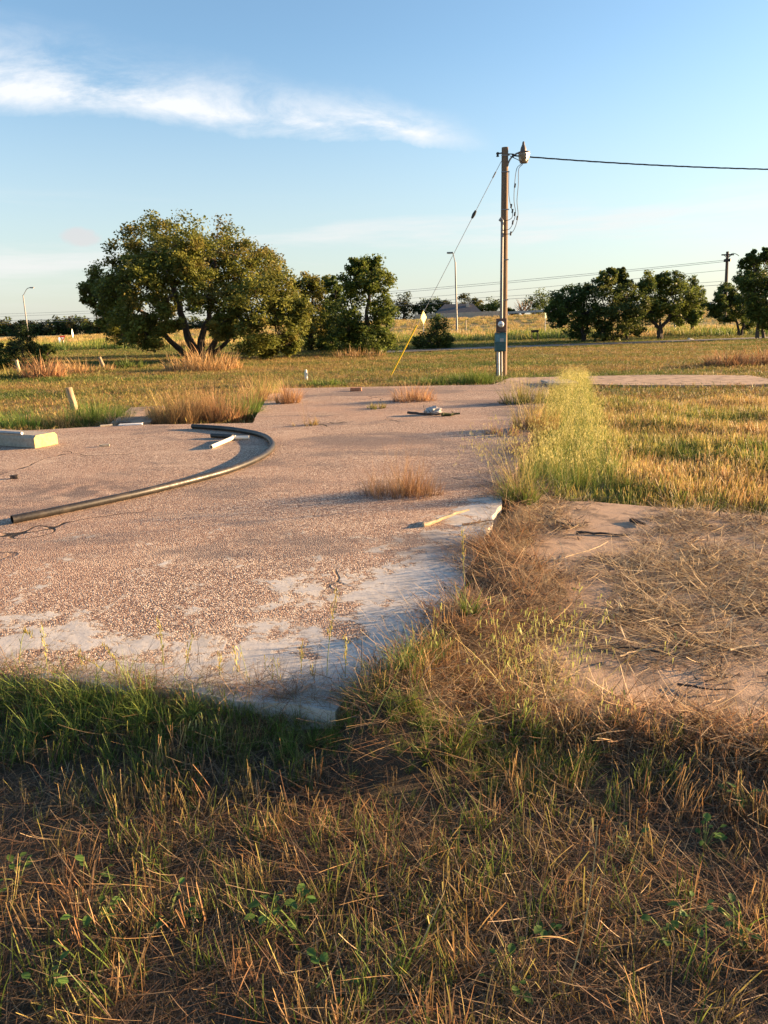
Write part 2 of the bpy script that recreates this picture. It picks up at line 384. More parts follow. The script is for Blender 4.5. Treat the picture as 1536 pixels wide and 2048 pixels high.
def ridge(x, y):                             # dirt and straw heaped along the right side of the slab
    d = np.asarray(x, float) - edge_x(y) + 0.25 * (1 - sstep(2.6, 3.8, y)) + 0.05 - 0.10 * wnoise(x, y, 0.5, 3) - 0.05 * wnoise(x, y, 0.16, 5)
    w = np.where(d < 0.10, 0.26, 0.44)
    w = w * (0.75 + 0.35 * wnoise(y, y * 0 + 2, 0.55, 1))
    amp = sstep(2.05, 2.5, y) * (1 - sstep(6.3, 7.4, y)) * (1 - 0.28 * sstep(3.9, 5.0, y))
    return amp * (0.200 + 0.02 * wnoise(x, y, 0.25, 8)) * np.exp(-((d - 0.10) / np.maximum(w, 0.1)) ** 2)
def terrain(x, y):
    x = np.asarray(x, float); y = np.asarray(y, float)
    z = 0.018 * wnoise(x, y, 0.9, 1) + 0.010 * wnoise(x, y, 0.3, 2)
    z = z + 0.05 * sstep(10, 25, y) * wnoise(x, y, 6, 4)
    top = np.clip(0.15 + (x + 47) / 68 * 1.55, 0.1, 2.3)
    z = z + top * sstep(84, 108, y)
    z = z - 0.25 * sstep(48, 56, y) * (1 - sstep(66, 76, y))
    z = np.maximum(z, ridge(x, y) + 0 * z)
    ff = slab_poly[1][1] + (x - slab_poly[1][0]) * (cornerF[1] - slab_poly[1][1]) / (cornerF[0] - slab_poly[1][0])
    z = np.maximum(z, (0.085 + 0.02 * wnoise(x, y, 0.3, 7)) * (1 - sstep(0.0, 0.42, ff - y)) * (x < cornerF[0] + 0.1) * (y < ff + 0.3))
    ins = inpoly(x, y, slab_poly) & (ridge(x, y) < 0.09)
    z = np.where(ins, -0.06, z)
    fp = p4[1] + (x - p4[0]) * (p3[1] - p4[1]) / (p3[0] - p4[0])
    z = np.maximum(z, (0.055 + 0.015 * wnoise(x, y, 0.3, 9)) * (1 - sstep(0.0, 0.4, fp - y)) * (x > p4[0] - 0.6) * (y < fp + 0.3))
    insp = inpoly(x, y, pad_poly) & (ridge(x, y) < PAD_Z - 0.01)
    z = np.where(insp, -0.03, z)
    return z
def tz(x, y): return float(terrain(np.array([x]), np.array([y]))[0])
def G(px, py):                               # ground spot seen at a photo pixel, on the real terrain
    p = at(px, py, 0.0)
    for _ in range(6):
        p = at(px, py, min(tz(p.x, p.y) if p.y < 400 else 0, 1.5))
    return p

def axis(lo, hi, step, far_lo, far_hi, g=1.12):
    a = list(np.arange(lo, hi, step)); s = step; p = lo; L = []
    while p > far_lo: s *= g; p -= s; L.append(p)
    s = step; q = a[-1]; Rr = []
    while q < far_hi: s *= g; q += s; Rr.append(q)
    return np.array(L[::-1] + a + Rr)
xs = axis(-1.6, 3.6, 0.05, -3000, 3000); ys = axis(2.2, 7.6, 0.05, -60, 6000, 1.10)
X, Y = np.meshgrid(xs, ys); Z = terrain(X, Y)
nx, ny = len(xs), len(ys); idx = np.arange(nx * ny).reshape(ny, nx)
fc = np.stack([idx[:-1, :-1], idx[:-1, 1:], idx[1:, 1:], idx[1:, :-1]], -1).reshape(-1, 4)
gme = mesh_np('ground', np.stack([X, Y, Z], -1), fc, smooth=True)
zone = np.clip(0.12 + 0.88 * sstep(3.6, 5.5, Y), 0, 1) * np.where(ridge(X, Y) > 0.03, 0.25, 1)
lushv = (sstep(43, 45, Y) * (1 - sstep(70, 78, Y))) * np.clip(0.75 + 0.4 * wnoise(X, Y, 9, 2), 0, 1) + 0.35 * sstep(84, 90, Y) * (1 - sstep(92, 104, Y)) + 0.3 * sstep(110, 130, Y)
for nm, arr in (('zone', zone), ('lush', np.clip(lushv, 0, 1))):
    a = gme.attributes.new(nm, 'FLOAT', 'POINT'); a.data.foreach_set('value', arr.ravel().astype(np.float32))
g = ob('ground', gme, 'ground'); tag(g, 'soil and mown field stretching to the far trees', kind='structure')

# slab: subdivided top carrying where the cement skin and the dark stains lie
def slab_mesh():
    import bmesh
    bm = bmesh.new(); pts = []
    n = len(slab_poly)
    for i in range(n):
        a, c_ = slab_poly[i], slab_poly[(i + 1) % n]; L = math.hypot(c_[0] - a[0], c_[1] - a[1]); k = max(1, int(L / 0.12))
        ex, ey = (c_[1] - a[1]) / L, -(c_[0] - a[0]) / L
        for j in range(k):
            q = j / k; jt = (0.028 if i in (1, 2, 3, 4) else 0.008) * rnd.uniform(-1, 1) + 0.005 * math.sin(q * L * 3 + i)
            pts.append((a[0] + (c_[0] - a[0]) * q + ex * jt, a[1] + (c_[1] - a[1]) * q + ey * jt))
    vs = [bm.verts.new((x, y, SLAB_Z)) for x, y in pts]; f = bm.faces.new(vs)
    if f.normal.z < 0: f.normal_flip()
    r_ = bmesh.ops.extrude_face_region(bm, geom=[f])
    bmesh.ops.translate(bm, verts=[q for q in r_['geom'] if isinstance(q, bmesh.types.BMVert)], vec=(0, 0, -0.35))
    for k in np.arange(-9, 9, 0.25): bmesh.ops.bisect_plane(bm, geom=bm.verts[:] + bm.edges[:] + bm.faces[:], plane_co=(k, 0, 0), plane_no=(1, 0, 0))
    for k in list(np.arange(2.5, 8, 0.25)) + list(np.arange(8, 20, 0.6)): bmesh.ops.bisect_plane(bm, geom=bm.verts[:] + bm.edges[:] + bm.faces[:], plane_co=(0, k, 0), plane_no=(0, 1, 0))
    bmesh.ops.recalc_face_normals(bm, faces=bm.faces[:])
    me = bpy.data.meshes.new('concrete_slab'); bm.to_mesh(me); bm.free()
    co = np.zeros(len(me.vertices) * 3); me.vertices.foreach_get('co', co); co = co.reshape(-1, 3)
    x, y = co[:, 0], co[:, 1]
    dr = edge_x(y) - x; fy = slab_poly[1][1] + (x - slab_poly[1][0]) * (cornerF[1] - slab_poly[1][1]) / (cornerF[0] - slab_poly[1][0]); df = y - fy
    sk = 0.50 * (1 - sstep(0.10, 0.75, dr)) * (1 - sstep(5.2, 6.6, y)) + 0.19 * (1 - sstep(0.05, 1.0, df)) + 0.25 * (1 - sstep(0.6, 3.6, df)) - 0.03 + 0.10 * (1 - sstep(0.5, 2.2, dr)) * (1 - sstep(5.5, 7.5, y))
    stn = np.exp(-(((x + 2.85) / 0.8) ** 2 + ((y - 6.45) / 0.55) ** 2)) + 0.8 * np.exp(-(((x - 1.0) / 0.9) ** 2 + ((y - 7.0) / 0.28) ** 2)) + 0.45 * sstep(13, 18, y) * (wnoise(x, y, 2, 3) > 0.1)
    for nm, arr in (('skin', sk), ('stain', np.clip(stn, 0, 1))):
        a = me.attributes.new(nm, 'FLOAT', 'POINT'); a.data.foreach_set('value', arr.astype(np.float32))
    return me
s_ = ob('concrete_slab', slab_mesh(), 'slab'); tag(s_, 'old house slab of exposed pink aggregate with pale cement skin along its edges', kind='structure')
pd_ = MB().prism(pad_poly, -0.25, PAD_Z).build('concrete_pad', 'pad'); tag(pd_, 'lower sandy concrete pad beside the slab, strewn with straw', kind='structure')
lp = [gp(222, 846, .10), gp(300, 846, .10), gp(330, 812, .10), gp(262, 816, .10)]
o = MB().prism(lp, -.1, .11).build('concrete_step', 'pad'); tag(o, 'low broken concrete step among the weeds at the left back of the slab', kind='structure')
# path behind, at the far end of the slab
pq = [gp(985, 771, 0.05), gp(1100, 768, 0.05), gp(1250, 772, 0.05), gp(1480, 772, 0.05), gp(1580, 768, 0.05), gp(1500, 752, 0.05), gp(1300, 751, 0.05), gp(1020, 757, 0.05)]
pp = MB().prism(pq, -0.2, 0.07).build('concrete_path', 'pad'); tag(pp, 'narrow concrete path beyond the slab running off to the right', kind='structure')

def strip(name, pts, width, z, mat, label, step=3.0):      # a road laid over the terrain
    vs = []; fs = []
    P = [Vector((x, y, 0)) for x, y in pts]; Q = []
    for a, b_ in zip(P[:-1], P[1:]):
        k = max(1, int((b_ - a).length / step)); Q += [a.lerp(b_, i / k) for i in range(k)]
    Q.append(P[-1])
    for i, q in enumerate(Q):
        d = (Q[min(i + 1, len(Q) - 1)] - Q[max(i - 1, 0)]).normalized(); nrm = Vector((-d.y, d.x, 0))
        for s in (-1, 0, 1):
            w = q + nrm * s * width / 2
            vs.append((w.x, w.y, tz(w.x, w.y) + z))
    for i in range(len(Q) - 1):
        for s in (0, 1): fs.append((i * 3 + s, (i + 1) * 3 + s, (i + 1) * 3 + s + 1, i * 3 + s + 1))
    me = bpy.data.meshes.new(name); me.from_pydata(vs, [], fs); me.update()
    o = ob(name, me, mat); tag(o, label, kind='structure'); return o
a1 = at(819, 704, 0); a2 = at(1536, 677, 0)
dxr = (a2 - a1).normalized()
strip('lane', [((a1 - dxr * 3).x, (a1 - dxr * 3).y), (a1.x, a1.y), (a2.x, a2.y), ((a2 + dxr * 60).x, (a2 + dxr * 60).y)], 2.2, 0.06, 'asphalt', 'narrow grey lane crossing the field in front of the right trees')
strip('frontage_road', [(-160, 80), (-40, 80), (40, 80), (170, 80)], 5.0, 0.10, 'pale_road', 'pale frontage road below the highway bank')
strip('highway', [(-300, 116), (-40, 114), (40, 114), (300, 116)], 9.0, 0.08, 'pale_road', 'highway along the top of the grassy bank', 6)

# ------------------------------------------------------------------ scattering (grass and litter: stuff)
def scatter_tree(real):
    ng = bpy.data.node_groups.new('scatter', 'GeometryNodeTree')
    ng.interface.new_socket('Geometry', in_out='INPUT', socket_type='NodeSocketGeometry')
    ng.interface.new_socket('Collection', in_out='INPUT', socket_type='NodeSocketCollection')
    ng.interface.new_socket('Geometry', in_out='OUTPUT', socket_type='NodeSocketGeometry')
    n = ng.nodes; l = ng.links
    gi = n.new('NodeGroupInput'); go = n.new('NodeGroupOutput')
    ci = n.new('GeometryNodeCollectionInfo'); ci.inputs['Separate Children'].default_value = True; ci.inputs['Reset Children'].default_value = True
    l.new(gi.outputs['Collection'], ci.inputs['Collection'])
    ip = n.new('GeometryNodeInstanceOnPoints'); ip.inputs['Pick Instance'].default_value = True
    l.new(gi.outputs['Geometry'], ip.inputs['Points']); l.new(ci.outputs[0], ip.inputs['Instance'])
    for nm, ty, sk in (('idx', 'INT', 'Instance Index'), ('rot', 'FLOAT_VECTOR', 'Rotation'), ('scl', 'FLOAT_VECTOR', 'Scale')):
        a = n.new('GeometryNodeInputNamedAttribute'); a.data_type = ty; a.inputs['Name'].default_value = nm
        l.new(a.outputs['Attribute'], ip.inputs[sk])
    if real:
        rz_ = n.new('GeometryNodeRealizeInstances'); l.new(ip.outputs[0], rz_.inputs[0]); l.new(rz_.outputs[0], go.inputs[0])
    else: l.new(ip.outputs[0], go.inputs[0])
    return ng
SCT, SCR = scatter_tree(False), scatter_tree(True)
def protos(name, meshes, mat):
    c = bpy.data.collections.new(name)
    for i, me in enumerate(meshes):
        if not me.materials: me.materials.append(M[mat])
        c.objects.link(bpy.data.objects.new('%s_%02d' % (name, i), me))
    return c
def scatter(name, P, coll, label, cat, scl=None, tilt=0.12, idx=None, real=False):
    P = np.asarray(P, np.float32); n = len(P); k = len(coll.objects)
    me = bpy.data.meshes.new(name); me.vertices.add(n); me.vertices.foreach_set('co', P.ravel())
    s = scl if scl is not None else rng.uniform(0.75, 1.25, n)
    S = np.asarray(s, np.float32); S = np.stack([S] * 3, -1) if S.ndim == 1 else S
    rot = np.stack([rng.normal(0, tilt, n), rng.normal(0, tilt, n), rng.uniform(0, 6.283, n)], -1).astype(np.float32)
    ii = (rng.integers(0, k, n) if idx is None else idx).astype(np.int32)
    for nm, ty, arr, key in (('rot', 'FLOAT_VECTOR', rot, 'vector'), ('scl', 'FLOAT_VECTOR', S, 'vector'), ('idx', 'INT', ii, 'value')):
        a = me.attributes.new(nm, ty, 'POINT'); a.data.foreach_set(key, arr.ravel())
    o = ob(name, me); md = o.modifiers.new('scatter', 'NODES'); md.node_group = SCR if real else SCT
    md[[i.identifier for i in md.node_group.interface.items_tree if i.name == 'Collection'][0]] = coll
    return tag(o, label, cat, kind='stuff')

def blades(n, h, w, a0, bend, spread, c_base, c_tip, segs=3, cvar=0.2, tip=0.15, az=None, z0=0.0, base=None, pts_out=None):
    """n grass blades growing from a spot: h,w,a0,bend are (lo,hi); colours are lists to choose from"""
    hh = rng.uniform(*h, n); ww = rng.uniform(*w, n); a = rng.uniform(*a0, n); bd = rng.uniform(*bend, n)
    th = rng.uniform(0, 2 * np.pi, n) if az is None else rng.normal(az[0], az[1], n)
    if base is None:
        rr = spread * np.sqrt(rng.uniform(0, 1, n)); pa = rng.uniform(0, 2 * np.pi, n)
        base = np.stack([rr * np.cos(pa), rr * np.sin(pa), np.full(n, z0)], -1)
    D = np.stack([np.cos(th), np.sin(th)], -1); tw = th + np.pi / 2 + rng.normal(0, 0.5, n)
    side = np.stack([np.cos(tw), np.sin(tw), np.zeros(n)], -1)
    ci = rng.integers(0, len(c_base), n); cb = np.array(c_base)[ci]; ct = np.array(c_tip)[ci % len(c_tip)]
    k = rng.uniform(1 - cvar, 1 + cvar, (n, 1)); cb = cb * k; ct = ct * k
    p = base.copy(); V = []; C = []
    for i in range(segs + 1):
        q = i / segs; wd_ = ww * (1 - (1 - tip) * q ** 1.6)
        V.append(p - side * wd_[:, None] / 2); V.append(p + side * wd_[:, None] / 2)
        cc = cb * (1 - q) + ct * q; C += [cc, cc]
        an = a + bd * (q + 0.5 / segs); st_ = hh / segs
        p = p + np.stack([D[:, 0] * np.sin(an) * st_, D[:, 1] * np.sin(an) * st_, np.cos(an) * st_], -1)
    if pts_out is not None: pts_out.append(p)
    m2 = 2 * (segs + 1)
    V = np.stack(V, 1).reshape(-1, 3); C = np.stack(C, 1).reshape(-1, 3)
    o_ = (np.arange(n) * m2)[:, None]
    Fq = np.concatenate([o_ + np.array([[2 * i, 2 * i + 1, 2 * i + 3, 2 * i + 2]]) for i in range(segs)], 0)
    return V, Fq, C
def merge(parts):
    V = []; Fs = []; C = []; o_ = 0
    for v, f, c in parts: V.append(v); Fs.append(f + o_); C.append(c); o_ += len(v)
    return np.concatenate(V), np.concatenate(Fs), np.concatenate(C)

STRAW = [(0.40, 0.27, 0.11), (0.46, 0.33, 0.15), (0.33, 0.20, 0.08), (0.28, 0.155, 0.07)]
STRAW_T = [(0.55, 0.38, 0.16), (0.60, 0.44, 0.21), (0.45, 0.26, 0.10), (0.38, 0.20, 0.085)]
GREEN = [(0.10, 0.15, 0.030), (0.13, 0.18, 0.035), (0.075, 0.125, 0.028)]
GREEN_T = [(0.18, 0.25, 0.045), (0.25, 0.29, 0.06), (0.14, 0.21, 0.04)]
GOLD = [(0.30, 0.25, 0.06), (0.36, 0.27, 0.08), (0.20, 0.20, 0.05)]
GOLD_T = [(0.52, 0.41, 0.12), (0.56, 0.42, 0.16), (0.36, 0.33, 0.08)]
THATCH = [(0.085, 0.060, 0.040), (0.13, 0.088, 0.055), (0.18, 0.125, 0.075), (0.11, 0.065, 0.038)]
THATCH_T = [(0.12, 0.085, 0.055), (0.19, 0.13, 0.08), (0.27, 0.19, 0.115), (0.15, 0.085, 0.05)]
HAY = [(0.32, 0.24, 0.14), (0.44, 0.33, 0.19), (0.17, 0.115, 0.07), (0.52, 0.40, 0.23)]
HAY_T = [(0.40, 0.30, 0.17), (0.54, 0.42, 0.25), (0.22, 0.15, 0.09), (0.62, 0.50, 0.30)]
RUST = [(0.26, 0.13, 0.06), (0.32, 0.17, 0.08), (0.38, 0.24, 0.11)]
RUST_T = [(0.42, 0.22, 0.10), (0.48, 0.28, 0.14), (0.54, 0.36, 0.19)]

def pm(name, parts): v, f, c = merge(parts); return mesh_np(name, v, f, c)
# cut stubble tuft seen close
dim = lambda L, k: [tuple(q * k for q in c) for c in L]
stub = [pm('stubble', [blades(rng.integers(9, 17), (0.04, 0.13), (0.0018, 0.0040), (0.0, 0.30), (0, 0.45), 0.04, dim(b_, .8), dim(t_, .8), 3, 0.4, 0.4),
                       blades(9, (0.05, 0.14), (0.0012, 0.0026), (0.7, 1.5), (-0.3, 0.7), 0.05, THATCH, THATCH_T, 3, 0.3, 0.3, z0=0.008)])
        for b_, t_ in ((GREEN, GREEN_T), (STRAW, STRAW_T), (RUST, RUST_T), (GREEN, STRAW_T), (RUST, STRAW_T), (GREEN, GREEN_T), (THATCH, GOLD_T), (RUST, RUST_T))]
# dead thatch lying on the ground
lit = [pm('thatch', [blades(30, (0.05, 0.22), (0.0011, 0.0030), (1.15, 1.62), (-0.5, 0.5), 0.13, b_, t_, 4, 0.45, 0.4, z0=0.012)]) for b_, t_ in ((THATCH, THATCH_T), (THATCH, THATCH), (THATCH, THATCH_T), (RUST, RUST), (THATCH, HAY))]
heap = [pm('heap', [blades(22, (0.05, 0.22), (0.0020, 0.0046), (1.1, 1.66), (-0.6, 0.5), 0.10, b_, t_, 4, 0.5, 0.4, z0=0.014), blades(7, (0.015, 0.05), (0.006, 0.014), (1.3, 1.6), (-0.3, 0.3), 0.10, THATCH, THATCH, 2, 0.4, 0.5, z0=0.012)]) for b_, t_ in ((RUST, RUST_T), (THATCH, RUST), (HAY, HAY_T), (RUST, HAY_T))]
# long loose straw
strawp = [pm('straw', [blades(7, (0.12, 0.42), (0.0026, 0.0050), (1.32, 1.57), (-0.25, 0.25), 0.14, HAY, HAY_T, 4, 0.4, 0.5, z0=0.010),
                       blades(18, (0.03, 0.16), (0.0024, 0.0050), (1.05, 1.65), (-0.5, 0.5), 0.12, HAY, HAY_T, 3, 0.4, 0.5, z0=0.006), blades(16, (0.015, 0.08), (0.005, 0.013), (1.2, 1.6), (-0.5, 0.5), 0.10, THATCH, THATCH, 2, 0.4, 0.5, z0=0.004)]) for _ in range(8)]
# green tufts of the verge
verge = [pm('verge_tuft', [blades(26, (0.14, 0.33), (0.003, 0.0062), (0.0, 0.45), (0.2, 1.5), 0.05, GREEN, GREEN_T, 5, 0.3, 0.08),
                           blades(10, (0.1, 0.28), (0.002, 0.004), (0.2, 1.1), (0.2, 1.0), 0.06, THATCH + STRAW, THATCH_T + STRAW_T, 4, 0.4, 0.1)]) for _ in range(6)]
# field stubble
dim = lambda L, k: [tuple(q * k for q in c) for c in L]
field = [pm('field_tuft', [blades(26, (0.03, 0.12), (0.0028, 0.0065), (0.0, 0.4), (0, 0.5), 0.085, dim(b_, .85), dim(t_, .85), 2, 0.35, 0.4)]) for b_, t_ in ((GOLD, GOLD_T), (STRAW, STRAW_T), (GREEN, GOLD_T), (GOLD, STRAW_T), (GREEN, GREEN_T), (GOLD, GOLD_T))]
dim = lambda L, k: [tuple(q * k for q in c) for c in L]
farf = [pm('far_tuft', [blades(34, (0.03, 0.085), (0.006, 0.014), (0.0, 0.9), (0, 0.6), 0.32, dim(b_, .7), dim(t_, .68), 1, 0.35, 0.4)]) for b_, t_ in ((GOLD, GOLD_T), (STRAW, STRAW_T), (GREEN, GREEN_T), (THATCH, STRAW_T), (RUST, STRAW_T))]
def oat_head(tips, n=9, size=0.022, col=((0.42, 0.40, 0.12), (0.60, 0.52, 0.20))):
    """drooping spikelets hung round stem tips"""
    tips = np.asarray(tips); T = np.repeat(tips, n, 0)
    off = rng.normal(0, 1, (len(T), 3)) * np.array([0.022, 0.022, 0.0]); off[:, 2] = -rng.uniform(0, 0.13, len(T))
    B = T + off
    return blades(len(B), (size * 0.8, size * 1.3), (size * 0.16, size * 0.26), (2.6, 3.14), (-0.3, 0.3), 0, [col[0]], [col[1]], 2, 0.25, 0.1, base=B)
def tall_tuft(h=(0.28, 0.46), nb=26, nh=5, g=GREEN, gt=GREEN_T):
    tips = []
    a = blades(nb, (h[0] * 0.7, h[1] * 0.85), (0.003, 0.0065), (0.0, 0.35), (0.2, 1.2), 0.07, g, gt, 4, 0.3, 0.08)
    s = blades(nh, h, (0.0018, 0.0028), (0.0, 0.25), (0.05, 0.5), 0.05, GOLD, GOLD_T, 5, 0.2, 0.5, pts_out=tips)
    return pm('tall_tuft', [a, s, oat_head(tips[0], 7)])
talls = [tall_tuft() for _ in range(6)]
C_STUB, C_LIT, C_STRAW, C_HEAP = protos('stubble', stub, 'grass'), protos('thatch', lit, 'grass'), protos('straw', strawp, 'grass'), protos('heap', heap, 'grass')
C_VERGE, C_FIELD, C_FAR, C_TALL = protos('verge', verge, 'grass'), protos('field', field, 'grass'), protos('far', farf, 'grass'), protos('tall', talls, 'grass')

def rpts(n, x0, x1, y0, y1): return rng.uniform(x0, x1, n), rng.uniform(y0, y1, n)
def bare(x, y): return (inpoly(x, y, slab_poly) | inpoly(x, y, pad_poly))
def lift(x, y, dz=0.0): return np.stack([x, y, terrain(x, y) + dz], -1)

# foreground
x, y = rpts(5200, -2.7, 2.9, 0.75, 3.6); k = ~bare(x, y) & (wnoise(x, y, 0.35, 2) + rng.uniform(-0.6, 0.9, len(x)) > -0.15)
gix = np.where(wnoise(x, y, 0.8, 6) - 0.35 * x + rng.normal(0, 0.45, len(x)) > -0.05, rng.choice([0, 3, 5, 6, 0], len(x)), rng.choice([1, 2, 4, 6, 7, 3], len(x)))
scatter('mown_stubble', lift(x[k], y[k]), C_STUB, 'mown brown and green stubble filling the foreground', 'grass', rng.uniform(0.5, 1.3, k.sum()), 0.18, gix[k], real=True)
x, y = rpts(2500, -2.8, 3.0, 0.7, 3.7); k = ~bare(x, y) | (ridge(x, y) > 0.08)
scatter('dead_thatch', lift(x[k], y[k], 0.004), C_LIT, 'dead brown thatch lying over the foreground soil', 'grass', rng.uniform(0.6, 1.2, k.sum()), 0.08, real=True)
# ridge beside the slab
x, y = rpts(3600, -0.8, 2.4, 2.4, 7.0); rg = ridge(x, y); k = (rg > 0.045) & (rng.uniform(0, 1, len(x)) < np.clip(0.25 + rg * 4, 0, 1) * (1 - 0.6 * sstep(4.2, 5.5, y)))
scatter('heaped_straw', lift(x[k], y[k], 0.0), C_HEAP, 'reddish dry straw heaped along the right edge of the slab', 'straw', rng.uniform(0.6, 1.15, k.sum()), 0.2, real=True)
n = 900; y = rng.uniform(3.2, 17, n) ** 1.0; y = 3.2 + (y - 3.2) * rng.uniform(0.2, 1, n); x = edge_x(y) - np.abs(rng.normal(0, 0.16, n)) + 0.05 + 0.06 * wnoise(y, y, 0.4, 2)
k = wnoise(x, y, 0.45, 5) + rng.normal(0, .4, n) > 0.1; zz = np.where(x < edge_x(y), SLAB_Z + 0.004, 0.12)
scatter('slab_edge_litter', np.stack([x, y, zz], -1)[k], C_HEAP, 'scattered litter and dry stems along the right rim of the slab', 'straw', rng.uniform(0.4, 1.0, k.sum()), 0.12, real=True)
# dirt, crumbs and stems lapping over the front rim
fyq = lambda x: slab_poly[1][1] + (x - slab_poly[1][0]) * (cornerF[1] - slab_poly[1][1]) / (cornerF[0] - slab_poly[1][0])
n = 330; x = rng.uniform(-2.7, cornerF[0] - 0.2, n); y = fyq(x) + rng.normal(0.0, 0.055, n) + 0.03 * wnoise(x, x, 0.3, 4)
scatter('slab_front_litter', np.stack([x, y, np.where(y > fyq(x) - 0.01, SLAB_Z + 0.004, np.maximum(terrain(x, y), 0.10))], -1), C_LIT, 'dark litter lapping over the front rim of the slab', 'straw', rng.uniform(0.35, 0.85, n), 0.25, real=True)
# verge in front of the slab
fy0 = lambda x: slab_poly[1][1] + (x - slab_poly[1][0]) * (cornerF[1] - slab_poly[1][1]) / (cornerF[0] - slab_poly[1][0])
n = 640; x = rng.uniform(-2.7, 0.75, n); y = fy0(x) - np.abs(rng.normal(0.0, 0.16, n)) - 0.02
ch = rng.uniform(0, 1, n) < 0.09
x = np.where(ch, cornerF[0] - 0.45 + rng.uniform(0, 0.5, n), x); y = np.where(ch, cornerF[1] + 0.0 + (x - cornerF[0] + 0.42) * 1.1 - np.abs(rng.normal(0, 0.07, n)), y)
sc = rng.uniform(0.3, 0.9, n) ** 1.2 * (0.95 - 0.40 * sstep(-1.7, -0.2, x)) * (1 + 0.25 * wnoise(x, y, 0.4, 3)) * np.clip(1.1 - (fy0(x) - y) * 1.4, 0.4, 1.2)
scatter('verge_grass', lift(x, y), C_VERGE, 'uncut green grass along the front edge of the slab', 'grass', sc, 0.2, real=True)

# ragged edge of thatch and stubble along the front of the pad
n = 420; q = rng.uniform(0, 1, n); x = p4[0] - 0.5 + q * (pf[0] - p4[0] + 0.5); y = p4[1] + (x - p4[0]) * (p3[1] - p4[1]) / (p3[0] - p4[0]) + rng.normal(-0.02, 0.07, n)
scatter('pad_edge_straw', np.stack([x, y, np.maximum(terrain(x, y), np.where(inpoly(x, y, pad_poly), PAD_Z, 0.03)) + 0.004], -1), C_HEAP, 'matted straw hiding the front edge of the lower pad', 'straw', rng.uniform(0.5, 1.1, n), 0.25, real=True)
# straw on the lower pad, with bare drifts left open
x, y = rpts(3000, 0.0, 4.4, 2.6, 6.7); k = inpoly(x, y, pad_poly)
px, py = proj(np.stack([x, y, 0 * x + PAD_Z], -1))
den = np.full(len(x), 0.60)
for cx, cy, rx, ry, v_ in ((1230, 1035, 85, 42, -1), (1085, 1105, 95, 26, -1), (1110, 1200, 120, 36, -1), (1300, 1385, 210, 42, -1), (1480, 1430, 110, 40, -1), (1180, 1330, 70, 40, -.7), (1200, 1090, 80, 25, -.6), (1480, 1060, 60, 20, -.4),
                           (1400, 1180, 180, 90, .5), (1380, 1045, 90, 20, .5), (1420, 1300, 130, 50, .35), (1330, 1250, 160, 30, .3)):
    den += v_ * np.exp(-(((px - cx) / rx) ** 2 + ((py - cy) / ry) ** 2) ** 1.5)
den += 0.25 * wnoise(x, y, 0.3, 4)
k &= rng.uniform(0, 1, len(x)) < den
scatter('pad_straw', np.stack([x[k], y[k], 0 * x[k] + PAD_Z + 0.003], -1), C_STRAW, 'loose straw and stems blown over the lower concrete pad', 'straw', rng.uniform(0.5, 1.15, k.sum()), 0.06, real=True)

# tall green oats between the slab and the right field
strip_px = [(1035, 1008), (1075, 905), (1100, 800), (1128, 764), (1172, 766), (1192, 830), (1215, 910), (1262, 1000), (1150, 1004)]
strip_poly = [gp(*q) for q in strip_px]
x0, x1 = min(q[0] for q in strip_poly), max(q[0] for q in strip_poly); y0, y1 = min(q[1] for q in strip_poly), max(q[1] for q in strip_poly)
x, y = rpts(3000, x0, x1, y0, y1); k = inpoly(x, y, strip_poly) & ~inpoly(x, y, slab_poly)
scatter('tall_oat_grass', lift(x[k], y[k]), C_TALL, 'band of tall green oat grass between the slab and the mown field', 'grass', rng.uniform(0.6, 1.05, k.sum()) , 0.14)

# mown field, right of the slab and all round it
x, y = rpts(13000, 1.2, 9.5, 5.6, 13.0); k = ~bare(x, y) & (x > edge_x(y) + 0.15) & (x < 0.62 * y + 0.6)
k &= ~inpoly(x, y, strip_poly) & ~((y < p1[1] + 0.05 + (x - p1[0]) * (p2[1] - p1[1]) / (p2[0] - p1[0])) & (y < 7.5))
gi = np.where(wnoise(x, y, 0.9, 3) + rng.normal(0, 0.4, len(x)) > 0.25, rng.choice([2, 4], len(x)), rng.choice([0, 1, 3, 5, 1], len(x)))
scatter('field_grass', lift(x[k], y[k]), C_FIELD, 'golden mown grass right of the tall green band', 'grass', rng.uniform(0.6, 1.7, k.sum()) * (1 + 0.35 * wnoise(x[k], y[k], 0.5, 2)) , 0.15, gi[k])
x, y = rpts(60000, -24, 26, 9.0, 40.0); k = ~bare(x, y) & (np.abs(x) < 0.6 * y + 2) & ~inpoly(x, y, pq) & ~inpoly(x, y, strip_poly) & ((y > 13) | (x < edge_x(y)))
k &= rng.uniform(0, 1, len(x)) < np.clip(26 / y, 0.3, 1)
ln = a1.y + (x - a1.x) * (a2.y - a1.y) / (a2.x - a1.x); k &= y < np.where(x < a1.x - 3, 40, ln - 1.5)
gi = np.where(wnoise(x, y * 2.6, 4, 3) + rng.normal(0, 0.35, len(x)) > 0.22, 2, rng.choice([0, 0, 1, 3, 0], len(x)))
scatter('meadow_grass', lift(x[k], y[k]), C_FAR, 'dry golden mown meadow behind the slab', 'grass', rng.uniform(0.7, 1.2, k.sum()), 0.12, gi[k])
x, y = rpts(16000, -34, 36, 38.0, 53.0); ln = a1.y + (x - a1.x) * (a2.y - a1.y) / (a2.x - a1.x)
k = (np.abs(x) < 0.62 * y + 2) & ((np.abs(y - ln) > 1.3) | (x < a1.x - 3)) & ((y > 40) | (y > ln - 1.6))
scatter('lane_verge_grass', lift(x[k], y[k]), C_FAR, 'green mown verge on both sides of the far lane', 'grass', rng.uniform(0.9, 1.5, k.sum()), 0.12, rng.choice([2, 2, 0, 2, 3], k.sum()))
